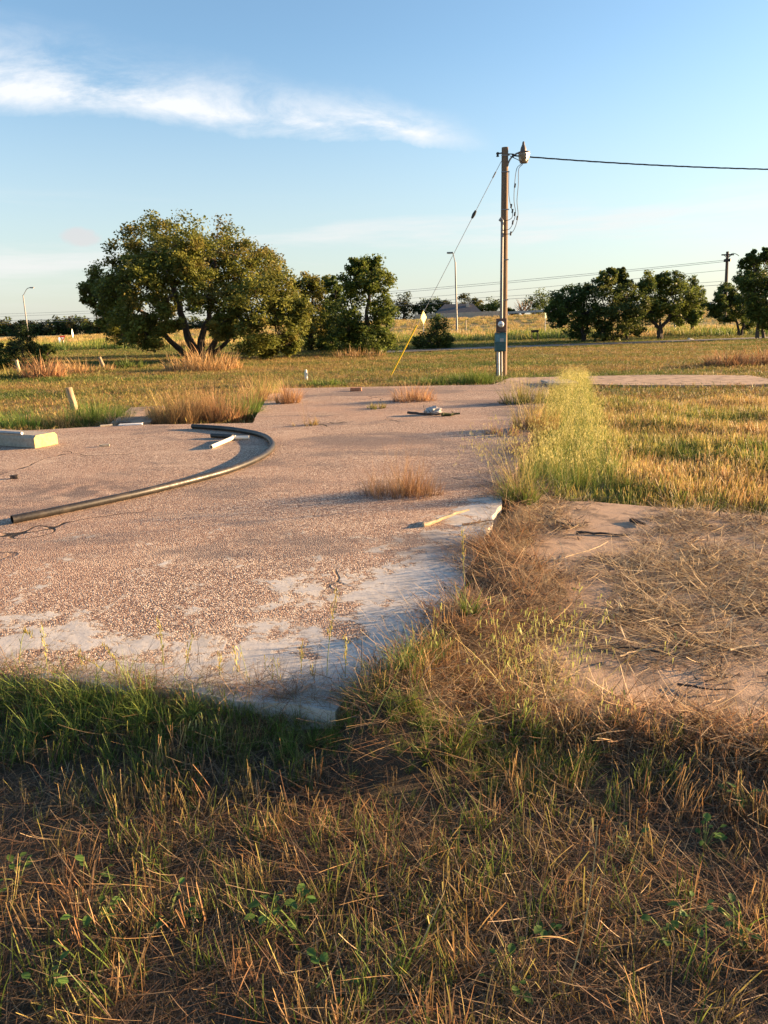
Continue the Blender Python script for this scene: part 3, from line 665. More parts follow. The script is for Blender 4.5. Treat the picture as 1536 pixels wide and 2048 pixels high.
# rough weeds beyond the lane
weed = [pm('weed_tuft', [blades(40, (0.3, 0.75), (0.03, 0.07), (0.0, 0.5), (0, 0.6), 0.8, b_, t_, 2, 0.3, 0.2)]) for b_, t_ in ((GREEN, GREEN_T), (GREEN, GOLD_T), (GREEN, GREEN), (GOLD, STRAW_T))]
C_WEED = protos('weed', weed, 'grass')
x, y = rpts(5200, -62, 62, 52, 70); gi = np.where(wnoise(x, y, 5, 9) > 0.35, 3, rng.choice([0, 1, 2], len(x)))
scatter('ditch_weeds', lift(x, y), C_WEED, 'rough green weeds in the ditch beyond the lane', 'weeds', rng.uniform(0.5, 1.0, len(x)), 0.1, gi)
x, y = rpts(5200, -70, 75, 84, 110); gi = rng.choice([1, 3, 3], len(x))
scatter('bank_grass', lift(x, y), C_WEED, 'dry grass covering the highway bank', 'grass', rng.uniform(0.3, 0.6, len(x)), 0.1, gi)

# ------------------------------------------------------------------ trees
def leaves(centres, rad, n, size, cols, aspect=0.55, upb=0.4, cl_var=0.3):
    """n leaves round each of the cluster centres"""
    k = len(centres); C = np.repeat(np.asarray(centres), n, 0); rr = np.repeat(np.asarray(rad), n)
    N = len(C); off = np.clip(rng.normal(0, 0.5, (N, 3)), -0.95, 0.95); off[:, 2] *= 0.75
    P = C + off * rr[:, None]
    nrm = rng.normal(0, 1, (N, 3)); nrm[:, 2] = np.abs(nrm[:, 2]) + upb; nrm /= np.linalg.norm(nrm, axis=1)[:, None]
    d = rng.normal(0, 1, (N, 3)); d -= nrm * (d * nrm).sum(1)[:, None]; d /= np.linalg.norm(d, axis=1)[:, None]
    s = np.cross(nrm, d); L = (size * rng.uniform(0.6, 1.35, N))[:, None]; Wd = L * aspect * 0.5
    V = np.stack([P - d * L * 0.5, P + s * Wd + nrm * L * 0.06, P + d * L * 0.5, P - s * Wd + nrm * L * 0.06], 1).reshape(-1, 3)
    cc = np.array(cols)[rng.integers(0, len(cols), k)] * rng.uniform(1 - cl_var, 1 + cl_var, (k, 1))
    cc = np.repeat(cc, n, 0) * rng.uniform(0.75, 1.25, (N, 1)); Cc = np.repeat(cc, 4, 0)
    return V, np.arange(N * 4).reshape(-1, 4), Cc
def wiggle(a, b_, n, amp):
    a, b_ = Vector(a), Vector(b_); L = (b_ - a).length; out = []
    for i in range(n + 1):
        q = i / n; p = a.lerp(b_, q)
        if 0 < i < n: p = p + Vector((rnd.gauss(0, 1), rnd.gauss(0, 1), rnd.gauss(0, .6))) * amp * L
        out.append(p)
    return out
OAK = [(0.155, 0.17, 0.036), (0.175, 0.185, 0.04), (0.13, 0.15, 0.032), (0.185, 0.165, 0.042)]
DARKG = [(0.08, 0.115, 0.028), (0.105, 0.135, 0.032), (0.065, 0.10, 0.025)]
MIDG = [(0.105, 0.14, 0.03), (0.13, 0.16, 0.034), (0.09, 0.125, 0.028)]
CEDAR = [(0.03, 0.055, 0.02), (0.045, 0.07, 0.022)]
def tree(name, label, base, blobs, limbs=(), ncl=22, nleaf=60, size=0.1, cols=MIDG, crad=0.33, bark='bark', cat='tree', group=None, aspect=0.55, bare_tw=0.5, upb=0.4):
    base = Vector(base); t_ = thing(name, label, cat, base, group)
    cen = []; rad = []; mb = MB(); ends = []
    for pts, r in limbs:
        P = []
        for a, b_ in zip(pts[:-1], pts[1:]): P += wiggle(Vector(a) - base, Vector(b_) - base, 4, 0.035)[:-1]
        P.append(Vector(pts[-1]) - base); k = len(P)
        mb.tube(P, [r[0] + (r[1] - r[0]) * (i / (k - 1)) ** 0.8 for i in range(k)], 8, jit=0.08)
        ends += [(p, r[0] + (r[1] - r[0]) * i / (k - 1)) for i, p in enumerate(P) if i > k // 3]
    if not ends: ends = [(Vector((0, 0, 0.1)), 0.06)]
    for c, r3, k in blobs:
        c = Vector(c) - base; r3 = Vector(r3); nc = int(ncl * k)
        src, sr_ = min(ends, key=lambda e: (e[0] - c).length)
        hub = wiggle(src, c, 4, 0.07); mb.tube(hub, [max(sr_ * (0.55 - 0.35 * i / 4), 0.012) for i in range(5)], 6)
        for i in range(nc):
            d = Vector((rnd.gauss(0, 1), rnd.gauss(0, 1), rnd.gauss(0, 1))).normalized()
            q = rnd.uniform(0.25, 1.0) ** 0.6
            p = c + Vector((d.x * r3.x, d.y * r3.y, d.z * r3.z)) * q
            if p.z < 0.15: p.z = 0.15 + rnd.random() * 0.2
            cen.append(p); rad.append(crad * max(r3) * rnd.uniform(0.7, 1.3))
            if rnd.random() < bare_tw:
                h0 = hub[rnd.choice([2, 3, 4])]; mb.tube(wiggle(h0, p, 3, 0.08), [0.022, 0.016, 0.01, 0.005], 4, False)
    mb.build('trunk', bark, t_, smooth=True)
    v, f, c = leaves(cen, rad, nleaf, size, cols, aspect, upb)
    v[:, 2] = np.maximum(v[:, 2], 0.02)
    ob('crown', mesh_np('crown', v, f, c), 'leaf', t_)
    return t_
def B(px, py, rp, Y, dy=0.0, k=1.0, sq=1.0):
    c = atY(px, py, Y + dy); r = rp / F * Y
    return (c, (r, r * 1.05, r * sq), k)
def Bs(L, Y, dj):
    return [B(q[0], q[1], q[2], Y, rnd.uniform(-dj, dj) if len(q) < 4 else q[3]) for q in L]
def base_at(px, py, Y):
    p = atY(px, py, Y); return Vector((p.x, Y, tz(p.x, Y) - 0.03))

YO = 34.0; ob_ = base_at(388, 716, YO)
def O(px, py, dy=0): return atY(px, py, YO + dy)
oakb = Bs([(300, 492, 55), (365, 484, 50), (430, 488, 52), (250, 515, 42), (215, 560, 40), (195, 582, 28), (178, 588, 16), (238, 600, 45, -1.5), (275, 570, 45, -2.4),
           (262, 640, 45, -1.8), (290, 665, 34, -2.2), (240, 660, 30, 1), (335, 545, 40, 1.5), (330, 600, 34, 2.5), (415, 545, 45, 1.2), (480, 515, 48), (525, 535, 45), (555, 575, 45), (585, 610, 40), (560, 645, 48, -1.6),
           (596, 655, 26), (500, 600, 50, -2.2), (505, 660, 42, -2), (450, 610, 40, -1), (580, 688, 22), (535, 692, 26, -1), (450, 660, 28, 1.5), (395, 520, 40, -1.5), (340, 500, 40, 2), (470, 560, 45, 2), (215, 625, 30, 1.5), (330, 640, 28, -2.5), (400, 590, 36, -2.2), (310, 540, 36, -2), (370, 545, 34, -2), (600, 625, 26), (225, 590, 34), (440, 650, 24, -2.2)], YO, 2.0)
tree('live_oak_tree', 'broad spreading oak with several leaning trunks at left', ob_, oakb,
     [([ob_ + Vector((0.1, 0, 0)), O(372, 660, .3), O(352, 590, .2), O(325, 520)], (0.24, 0.07)), ([ob_ + Vector((-.15, .1, 0)), O(350, 690, -.3), O(318, 655, -1), O(275, 610, -1.6)], (0.17, 0.06)),
      ([ob_ + Vector((0.25, .1, 0)), O(405, 670, .5), O(425, 605, .4), O(430, 520)], (0.22, 0.06)), ([ob_ + Vector((.4, -.1, 0)), O(430, 683, -.4), O(470, 625, -1.2), O(520, 570, -1)], (0.18, 0.06)),
      ([ob_ + Vector((.5, .2, 0)), O(445, 692, .5), O(470, 660, 1.2), O(545, 620, 1)], (0.13, 0.05))], ncl=26, nleaf=110, size=0.14, cols=OAK, crad=0.34, group=None)
Y2 = 36.0; b2 = base_at(735, 707, Y2)
tree('elm_tree', 'upright leafy tree with foliage down to the grass, right of the big oak', b2,
     Bs([(735, 548, 34), (762, 562, 30), (706, 560, 26), (718, 533, 18), (745, 528, 14), (735, 600, 46), (700, 625, 40), (765, 625, 30), (740, 655, 46), (705, 680, 36), (765, 680, 30), (735, 690, 34), (690, 660, 26)], Y2, 0.8),
     [([b2, atY(733, 640, Y2), atY(738, 560, Y2)], (0.16, 0.05)), ([b2, atY(715, 650, Y2), atY(700, 590, Y2)], (0.1, 0.03))], ncl=22, nleaf=85, size=0.14, cols=MIDG, crad=0.34)
Y3 = 41.0; b3 = base_at(622, 700, Y3)
tree('hackberry_tree', 'tree half hidden behind the right side of the big oak', b3,
     Bs([(618, 568, 24), (640, 575, 24), (600, 590, 28), (640, 610, 34), (620, 645, 36), (650, 655, 32), (610, 680, 28), (648, 685, 28)], Y3, 0.8), [([b3, atY(622, 640, Y3), atY(625, 580, Y3)], (0.13, 0.04))], ncl=20, nleaf=70, size=0.155, cols=OAK, crad=0.34)
b3 = base_at(676, 700, 40)
tree('hackberry_tree', 'narrow dark tree squeezed between the oak and the upright leafy tree', b3,
     Bs([(668, 568, 16), (680, 590, 20), (672, 620, 26), (680, 650, 26), (665, 680, 26), (690, 685, 24)], 40, 0.6), [([b3, atY(674, 640, 40), atY(672, 580, 40)], (0.1, 0.03))], ncl=20, nleaf=60, size=0.15, cols=DARKG, crad=0.34)
b4 = base_at(872, 698, 40)
tree('juniper_shrub', 'bushy shrub standing in the field left of the pole', b4, Bs([(875, 645, 17), (868, 665, 22), (885, 668, 20), (858, 683, 22), (880, 686, 22), (838, 686, 14), (895, 684, 12)], 40, 0.4), ncl=22, nleaf=55, size=0.09, cols=DARKG, crad=0.36, cat='shrub')
# cedar and shrubs at the left
Yc = 29.0; bc = base_at(45, 735, Yc)
cb = [(45, 648, 7), (40, 660, 10), (52, 662, 9), (35, 675, 14), (58, 676, 13), (45, 685, 18), (28, 692, 13), (65, 694, 15), (45, 705, 20), (25, 706, 14), (75, 700, 12)]
tree('cedar_tree', 'small dark cedar with spiky top at the far left', bc, Bs(cb, Yc, 0.25), [([bc, atY(44, 690, Yc), atY(46, 642, Yc)], (0.035, 0.008))], ncl=26, nleaf=45, size=0.075, cols=CEDAR, crad=0.38, aspect=0.22, upb=0.0)
for px, py, L, lb in ((3, 752, [(0, 715, 22), (8, 735, 20), (-15, 730, 26), (-10, 700, 18)], 'light green shrub cut by the left border, in front of the cedar'), (88, 742, [(85, 705, 12), (98, 700, 10), (92, 720, 12), (75, 722, 12)], 'leafy green bush on the right side of the small cedar')):
    bb = base_at(px, py, Yc); tree('field_shrub', lb, bb, Bs(L, Yc, 0.3), ncl=18, nleaf=40, size=0.09, cols=[(0.08, 0.12, 0.025), (0.10, 0.13, 0.03)], crad=0.4, cat='shrub')
# right-hand trees beyond the lane
YR = 46.0; b5 = base_at(1166, 684, YR)
tree('dark_oak_tree', 'dark rounded tree, first of the trees right of the pole', b5, Bs([(1130, 598, 26), (1112, 618, 20), (1150, 600, 30), (1170, 580, 20), (1145, 630, 36), (1115, 640, 18), (1172, 625, 34), (1165, 655, 26)], YR, 1.0),
     [([b5, atY(1164, 655, YR), atY(1150, 610, YR)], (0.13, 0.05)), ([b5, atY(1175, 650, YR), atY(1172, 600, YR)], (0.1, 0.04))], ncl=22, nleaf=75, size=0.155, cols=DARKG, crad=0.33, bark='bark_dark')
Yq = 45.0; b6 = base_at(1225, 684, Yq)
tree('ragged_elm_tree', 'tall ragged tree with pointed top shoots over many thin stems', b6, Bs([(1205, 562, 20), (1222, 552, 14), (1243, 548, 12), (1248, 565, 16), (1215, 590, 34), (1255, 592, 28), (1272, 605, 24), (1235, 620, 38), (1265, 635, 26), (1205, 630, 28), (1240, 655, 26), (1205, 662, 20), (1270, 656, 16)], Yq, 1.0),
     [([b6 + Vector((dx, 0, 0)), atY(1225 + dx * 24, 650, Yq), atY(1222 + dx * 30, 590, Yq)], (0.07, 0.03)) for dx in (-1.1, -.6, -.1, .4, .9)], ncl=22, nleaf=75, size=0.155, cols=[(0.07, 0.095, 0.024), (0.10, 0.115, 0.028), (0.06, 0.085, 0.02)], crad=0.33, bark='bark_dark')
Yv = 47.0; b7 = base_at(1319, 672, Yv)
tree('forked_oak_tree', 'rounded tree on a dark trunk forked like a V', b7, Bs([(1288, 570, 22), (1305, 590, 32), (1342, 568, 24), (1345, 600, 36), (1385, 600, 24), (1320, 618, 34), (1300, 620, 24), (1375, 622, 24), (1350, 630, 22), (1392, 635, 14), (1325, 560, 16)], Yv, 1.0),
     [([b7, atY(1319, 656, Yv), atY(1302, 640, Yv), atY(1295, 605, Yv)], (0.19, 0.06)), ([b7 + Vector((.1, 0, 0)), atY(1321, 656, Yv), atY(1337, 640, Yv), atY(1350, 600, Yv)], (0.18, 0.06)), ([b7, atY(1320, 650, Yv), atY(1322, 615, Yv)], (0.1, 0.05))], ncl=24, nleaf=80, size=0.155, cols=MIDG, crad=0.32, bark='bark_dark')
Yw = 56.0; b8 = base_at(1388, 664, Yw)
tree('dark_oak_tree', 'dark tree top rising behind the tree with the V trunk', b8, Bs([(1378, 570, 18), (1392, 582, 16), (1382, 600, 20), (1400, 612, 14), (1372, 630, 22)], Yw, 1.0), [([b8, atY(1384, 620, Yw), atY(1382, 580, Yw)], (0.12, 0.04))], ncl=20, nleaf=60, size=0.16, cols=DARKG, crad=0.33, bark='bark_dark')
Yx = 50.0; b9 = base_at(1478, 664, Yx)
tree('leaning_oak_tree', 'low dark tree with split stems in front of the far utility pole', b9, Bs([(1450, 585, 18), (1436, 608, 18), (1432, 625, 14), (1462, 612, 24), (1480, 595, 24), (1488, 622, 24), (1455, 632, 16), (1500, 640, 18)], Yx, 1.0),
     [([b9, atY(1474, 645, Yx), atY(1460, 610, Yx)], (0.11, 0.04)), ([b9 + Vector((.15, 0, 0)), atY(1487, 645, Yx), atY(1490, 610, Yx)], (0.1, 0.04))], ncl=22, nleaf=70, size=0.155, cols=DARKG, crad=0.33, bark='bark_dark')
Yz = 44.0; b10 = base_at(1520, 672, Yz)
tree('tall_cedar_elm_tree', 'tallest dark tree, cut off by the right border', b10, Bs([(1505, 512, 11), (1500, 530, 18), (1532, 512, 14), (1525, 545, 30), (1495, 560, 24), (1545, 570, 38), (1500, 590, 26), (1525, 605, 34), (1570, 560, 40), (1560, 620, 34), (1515, 630, 18), (1535, 640, 20)], Yz, 1.2),
     [([b10 + Vector((-.15, 0, 0)), atY(1517, 640, Yz), atY(1512, 560, Yz)], (0.13, 0.04)), ([b10 + Vector((.25, 0, 0)), atY(1527, 640, Yz), atY(1535, 570, Yz)], (0.12, 0.04))], ncl=24, nleaf=75, size=0.155, cols=DARKG, crad=0.33, bark='bark')
# far trees above the bank
FARB = [(0.05, 0.06, 0.02), (0.075, 0.075, 0.028), (0.04, 0.055, 0.02)]
far_specs = [(808, 630, [(800, 612, 14), (812, 606, 14), (818, 622, 12), (798, 628, 14)], 'pale thin tree at the far left end of the bank', FARB), (838, 632, [(832, 620, 11), (845, 618, 11), (838, 628, 12)], 'dull low tree behind the yellow diamond sign', FARB),
             (862, 632, [(855, 612, 11), (868, 610, 12), (862, 624, 13)], 'round far tree between the diamond sign and the tall street lamp', DARKG), (888, 632, [(880, 614, 11), (893, 614, 10), (886, 624, 11)], 'far tree left of the tall street lamp above the shrub', FARB),
             (935, 634, [(925, 608, 12), (940, 606, 14), (935, 618, 14), (950, 616, 11)], 'largest far tree, over the grey roof', FARB), (962, 634, [(958, 614, 11), (968, 620, 12), (955, 624, 10)], 'far tree at the right end of the grey roof', OAK),
             (988, 634, [(980, 614, 11), (992, 612, 11), (986, 624, 12)], 'far tree touching the pole from the left', DARKG), (1025, 634, [(1018, 624, 6), (1026, 628, 6)], 'tiny far tree just right of the pole', DARKG),
             (1078, 632, [(1065, 608, 14), (1080, 600, 16), (1092, 602, 16), (1075, 620, 16), (1095, 622, 14)], 'dark far tree rising left of the first right-hand tree', DARKG)]
for px, py, L, lb, cc in far_specs:
    Yf = 132.0; bb = base_at(px, py, Yf); tree('far_tree', lb, bb, Bs([(q0, q1 - 1, q2 * 1.3) for q0, q1, q2 in L], Yf, 1.5), [([bb, atY(px, py - 10, Yf)], (0.25, 0.15))], ncl=16, nleaf=36, size=0.34, cols=cc, crad=0.36, group='far trees above the bank', bare_tw=0.2)
bb = base_at(1046, 632, 128)
tw = MB()
for i in range(26):
    a = rnd.uniform(0, 6.28); p = Vector((math.cos(a) * rnd.uniform(.6, 2.2), math.sin(a) * rnd.uniform(.5, 1.8), rnd.uniform(1.2, 3.0)))
    tw.tube(wiggle((0, 0, 0.2), p, 4, .05), [.09, .07, .05, .035, .02], 4, False)
t_ = thing('bare_tree', 'bare grey twiggy tree on the bank right of the pole', 'tree', bb, 'far trees above the bank'); tw.build('trunk', M['twig'], t_)
fb = []
for i in range(66):
    px = -40 + i * 10.8 + rnd.uniform(-6, 6); t0 = 648 + rnd.uniform(-6, 6) - (6 if 110 < px < 180 else 0) - px * 0.018
    for q in range(2): fb.append(B(px, t0 + 9 + q * 13, 12 + rnd.uniform(0, 5), 150, rnd.uniform(-3, 3)))
cen = []; rad = []; ccs = []
for c, r3, k in fb:
    for i in range(16):
        d = Vector((rnd.gauss(0, 1), rnd.gauss(0, 1), rnd.gauss(0, 1))).normalized() * rnd.uniform(.3, 1) ** .6; cen.append(Vector(c) + Vector((d.x * r3[0], d.y * r3[1], d.z * r3[2]))); rad.append(0.75)
v, f, c = leaves(cen, rad, 26, 0.46, FARB + DARKG + [(0.09, 0.075, 0.03)], 0.6); v[:, 2] = np.maximum(v[:, 2], 0.1)
w_ = ob('far_woods', mesh_np('far_woods', v, f, c), 'leaf'); tag(w_, 'dark far-off wood behind the left pasture', 'wood', kind='stuff')

# ------------------------------------------------------------------ the near utility pole and what hangs on it
PB = at(1006, 752, 0.02); YP = PB.y; PT = atY(1010, 295, YP)
pole = thing('utility_pole', 'weathered wooden service pole with meter box standing behind the slab', 'utility pole', PB)
def PL(px, py, dy=0.0): return atY(px, py, YP + dy) - PB
mm = F / YP * 1.0                             # pixels per metre there, roughly
axis_p = lambda q: (PT - PB) * q
MB().tube([axis_p(i / 14) - Vector((0, 0, 0.02 if i == 0 else 0)) for i in range(15)], [0.108 - 0.022 * i / 14 for i in range(15)], 20, jit=0.02).build('shaft', 'pole_wood', pole, smooth=True)
def pax(py): return PL(1006 + 4 * (752 - py) / 457.0, py)     # pole axis at an image height
def pipe_pts(L, dy): return [PL(a, b_, dy) for a, b_ in L]
rs = MB().tube(pipe_pts([(1003, 640), (1003.5, 560), (1004.5, 446)], -0.135), 0.034, 12).tube(pipe_pts([(1004.5, 450), (1004.3, 441), (1002, 438), (999.5, 442)], -0.15), [0.034, 0.045, 0.05, 0.04], 12)
rs.build('conduit', 'steel', pole, smooth=True)
mbx = MB().box(PL(1002.5, 651, -0.17), (0.27, 0.13, 0.37), bev=0.012).build('meter_box', 'box_rust', pole)
MB().box(PL(1002.5, 651, -0.237), (0.235, 0.014, 0.335), bev=0.004).build('cover', 'box_rust', mbx)
ez = Matrix.Rotation(R(90), 3, 'X')
gl, tg, bg_ = material('meter_glass'); bg_.inputs['Base Color'].default_value = (0.62, 0.64, 0.66, 1); bg_.inputs['Roughness'].default_value = 0.12
tg.l.new(tg.ramp(tg.noise(objco(tg), 16, 3), [(0.35, (0.5, 0.52, 0.54)), (0.65, (0.78, 0.79, 0.8))]), bg_.inputs['Base Color'])
MB().lathe([(0.082, 0), (0.082, 0.05), (0.072, 0.085), (0.045, 0.105), (0.0, 0.11)], 20, PL(1001.5, 648.5, -0.243), ez).build('meter', gl, mbx, smooth=True)
MB().box(PL(1001.5, 649.5, -0.352), (0.07, 0.006, 0.016)).build('dial', 'black', mbx)
for a in (1001, 1007): MB().tube([PL(a, 662, -.17), PL(a, 670, -.17)], 0.028, 10).build('nipple', 'galv', pole)
brk = MB().box(PL(1000.5, 684, -0.19), (0.30, 0.17, 0.49), bev=0.012).build('breaker_box', 'teal', pole)
MB().box(PL(1000.5, 676.5, -0.282), (0.28, 0.016, 0.20), rx=R(-7), bev=0.004).build('lid', simple('faded_teal', (0.06, 0.15, 0.17), 0.4, 0.1, 0.35, 9), brk)
MB().box(PL(1000.5, 692, -0.279), (0.285, 0.010, 0.235), bev=0.004).build('lower_panel', 'teal', brk)
MB().box(PL(1003.5, 680, -0.296), (0.10, 0.010, 0.09), bev=0.003).build('label_plate', simple('faded_plate', (0.34, 0.34, 0.33), 0.5), brk)
MB().tube([PL(996, 698, -.19), PL(996.5, 755, -.19)], 0.042, 12).build('conduit', 'galv', pole, smooth=True)
MB().tube([PL(1003.2, 698, -.16), PL(1003.6, 755, -.16)], 0.020, 10).build('conduit', 'white_pvc', pole, smooth=True)
MB().tube([PL(991.5, 698, -.13), PL(993, 755, -.13)], 0.012, 8).build('conduit', 'black', pole, smooth=True)
for yy_ in (312, 345, 420, 520, 600): MB().box(pax(yy_) + Vector((-.0, -.09, 0)), (0.21, 0.03, 0.025)).build('strap', 'steel', pole)
ins = MB().tube([pax(306) + Vector((-.08, 0, 0)), pax(307) + Vector((-.17, -.02, 0))], 0.018, 8).lathe([(0.0, -.06), (0.04, -.05), (0.025, -.01), (0.045, .02), (0.03, .05), (0.0, .06)], 12, pax(309) + Vector((-.19, -.02, 0)))
ins.build('insulator', 'black', pole, smooth=True)
MB().tube([pax(308) + Vector((.07, 0, 0)), pax(308) + Vector((.2, -.02, -.01))], 0.014, 8).lathe([(0.0, -.05), (0.035, -.04), (0.022, 0), (0.035, .04), (0.0, .05)], 12, pax(312) + Vector((.2, -.02, 0))).build('insulator', 'black', pole, smooth=True)
def catmull(P, n=8):
    P = [Vector(p) for p in P]; Q = [2 * P[0] - P[1]] + P + [2 * P[-1] - P[-2]]; out = []
    for i in range(1, len(Q) - 2):
        p0, p1_, p2_, p3_ = Q[i - 1:i + 3]
        for k in range(n):
            s = k / n; out.append(0.5 * ((2 * p1_) + (p2_ - p0) * s + (2 * p0 - 5 * p1_ + 4 * p2_ - p3_) * s * s + (3 * p1_ - p0 - 3 * p2_ + p3_) * s ** 3))
    return out + [P[-1]]
for L, sp in (([(1020, 312), (1044, 325), (1034, 336), (1029.5, 365), (1028, 400), (1031, 424), (1028, 440), (1020, 457), (1006, 461)], [(1029.5, 428), (1025.5, 445), (1030, 371)]),
              ([(1021, 312), (1045, 326), (1037.5, 338), (1036.5, 370), (1034, 402), (1036, 430), (1030, 455), (1021, 467), (1006, 468)], [(1034.5, 436), (1021.5, 467)]),
              ([(1018, 342), (1017.5, 385), (1021, 410), (1025, 424), (1024, 435), (1017, 440), (1004, 443)], [(1025, 422), (1022.5, 412)])):
    MB().tube(catmull(pipe_pts(L, -0.12), 6), 0.0085, 6).build('service_wire', 'black', pole, smooth=True)
    for a, b_ in sp: MB().tube([PL(a + .6, b_ - 4, -.12), PL(a - .6, b_ + 4, -.12)], 0.022, 8).build('splice', 'black', pole, smooth=True)
# barn light
LB = PL(1048, 305, -.02); lamp = thing('security_lamp', 'old barn light on a curved arm near the top of the near pole', 'lamp', PB + LB)
ll = lambda px, py, dy=0: PL(px, py, dy) - LB
MB().tube(catmull([ll(1014.5, 340), ll(1016, 328), ll(1022, 316), ll(1032, 308), ll(1042, 304)], 6), 0.022, 10).build('arm', 'steel', lamp, smooth=True)
hz = lambda px_: px_ / mm
M['lamp_grey'] = simple('lamp_grey', (0.10, 0.085, 0.078), 0.6, 0.2, 0.3, 20)
MB().lathe([(0.075, -.01), (0.08, .03), (0.072, .10), (0.05, .15), (0.034, .19), (0.03, .235), (0.018, .26), (0.0, .262)], 18, ll(1046.5, 305)).build('housing', 'lamp_grey', lamp, smooth=True)
rg_, tr_, br_ = material('refractor'); br_.inputs['Base Color'].default_value = (0.22, 0.16, 0.09, 1); br_.inputs['Roughness'].default_value = 0.35; br_.inputs['Transmission Weight'].default_value = 0.25
wv_ = tr_.add('ShaderNodeTexWave'); wv_.inputs['Scale'].default_value = 22; tr_.l.new(objco(tr_), wv_.inputs['Vector']); bump(tr_, br_, wv_.outputs['Fac'], 0.5, 0.01)
rf = MB().lathe([(0.10, 0.0), (0.145, -.012), (0.148, -.06), (0.13, -.16), (0.10, -.245), (0.09, -.25), (0.12, -.15), (0.135, -.05), (0.09, -.01)], 24, ll(1048, 305)).build('refractor', rg_, lamp, smooth=True)
MB().lathe([(0.150, -.022), (0.156, -.012), (0.156, .006), (0.150, .012), (0.0, .02)], 24, ll(1048, 305)).build('rim', 'lamp_grey', lamp, smooth=True)
MB().lathe([(0.02, 0), (0.035, -.05), (0.03, -.12), (0.0, -.14)], 12, ll(1048, 306)).build('bulb', 'white', lamp, smooth=True)
# overhead twisted service line leaving to the right
A0 = PB + pax(312) + Vector((.22, -.02, 0)); A1 = atY(2100, 331, YP + 1.0); Pw = []
for i in range(90):
    q = i / 89; p = A0.lerp(A1, q); p.z -= 4 * 0.22 * q * (1 - q); Pw.append(p)
ow = thing('overhead_cable', 'twisted black service cable running from the near pole off to the right', 'cable', A0)
for ph in (0, 2.09, 4.19):
    MB().tube([p - A0 + Vector((0, math.cos(i * .9 + ph) * .011, math.sin(i * .9 + ph) * .011)) for i, p in enumerate(Pw)], 0.0095, 5).build('strand', 'black', ow)
# guy wire with yellow guard
G0 = at(781, 752, 0.0); G1 = PB + pax(322) + Vector((-.09, 0, 0)); gv = G1 - G0
guy = thing('guy_wire', 'thin guy wire slanting left from the near pole with a yellow guard at its foot', 'guy wire', G0)
MB().tube([Vector((0, 0, -.02)), gv], 0.0075, 6).build('cable', 'galv', guy)
MB().tube([gv * 0.0, gv * 0.262], 0.024, 10).build('guard', 'yellow', guy, smooth=True)
MB().lathe([(0, -.12), (.03, -.10), (.045, 0), (.03, .10), (0, .12)], 10, gv * 0.775, gv.to_track_quat('Z', 'Y').to_matrix()).build('insulator', 'black', guy, smooth=True)
MB().tube([gv * 0.93, gv * 0.955], 0.018, 8).build('clamp', 'steel', guy)

# ------------------------------------------------------------------ far utility pole and its lines
YU = 72.0; ub_ = base_at(1448, 662, YU); ut = atY(1455, 503, YU)
up_ = thing('utility_pole', 'far utility pole with crossarm standing behind the right trees', 'utility pole', ub_)
MB().tube([Vector((0, 0, 0)), (ut - ub_) * .5, ut - ub_], [.17, .15, .12], 12).build('shaft', 'bark', up_, smooth=True)
uu = lambda px, py, dy=0: atY(px, py, YU + dy) - ub_
MB().box(uu(1455.5, 509.5, -.15), (1.15, .1, .12)).build('crossarm', 'bark', up_)
MB().tube(catmull([uu(1456, 515, -.2), uu(1464, 507, -.2), uu(1472, 508, -.2), uu(1478, 512, -.2)], 4), .03, 6).build('jumper_wire', 'black', up_)
for a in (-1, 1): MB().tube([uu(1455.5 + a * 8, 510, -.15), uu(1455.5, 516, -.15)], .03, 6).build('brace', 'steel', up_)
for a, b_ in ((1450, 521), (1459, 520)): MB().lathe([(0, -.15), (.12, -.12), (.12, .08), (.05, .14), (0, .15)], 10, uu(a, b_, -.15)).build('insulator', 'black', up_, smooth=True)
for i, (py, ly, rr_) in enumerate(((520, 629, .018), (523, 634, .018), (540, 641, .016), (562, 648, .016), (569, 651, .02))):
    P0 = atY(1452, py, YU); P1 = atY(-260, ly, 150 if i < 3 else 130); Q = []
    for k in range(41):
        q = k / 40; p = P0.lerp(P1, q); p.z -= (1.6 if i < 3 else 0.8) * 4 * q * (1 - q); Q.append(p - P0)
    L = ('topmost thin power line leaving the far utility pole to the left', 'second power line just under the topmost one', 'third power line, mid height on the far utility pole', 'upper of the two lowest lines on the far utility pole', 'lowest and darkest line on the far utility pole')[i]
    o = MB().tube(Q, rr_, 5).build('power_line', 'steel', None, P0); tag(o, L, 'power line', 'far power lines')

# ------------------------------------------------------------------ street lamps, signs, posts by the roads
def lamp_post(px, py, Y, knee, end, label):
    b_ = base_at(px, py, Y); t_ = thing('street_lamp', label, 'street lamp', b_, 'highway lamps')
    k = atY(*knee, Y) - b_; e = atY(*end, Y) - b_
    MB().tube([Vector((0, 0, 0)), k], [.11, .07], 10).build('mast', 'steel', t_, smooth=True)
    mid = k.lerp(e, 0.55) + Vector((0, 0, (e - k).length * 0.16))
    MB().tube(catmull([k - Vector((0, 0, .1)), mid, e], 6), .045, 8).build('arm', 'steel', t_, smooth=True)
    d = 1 if e.x > k.x else -1
    MB().box(e + Vector((d * .2, 0, -.02)), (.62, .26, .15), bev=.05).build('lamp_head', 'steel', t_)
    MB().box(e + Vector((d * .22, 0, -.1)), (.42, .2, .05), bev=.02).build('lens', 'white', t_)
lamp_post(914, 664, 76, (910.5, 524), (904, 505), 'tall street lamp between the guy wire and the near pole')
lamp_post(56, 666, 110, (46, 590), (61, 575), 'slim curved street lamp above the small cedar')
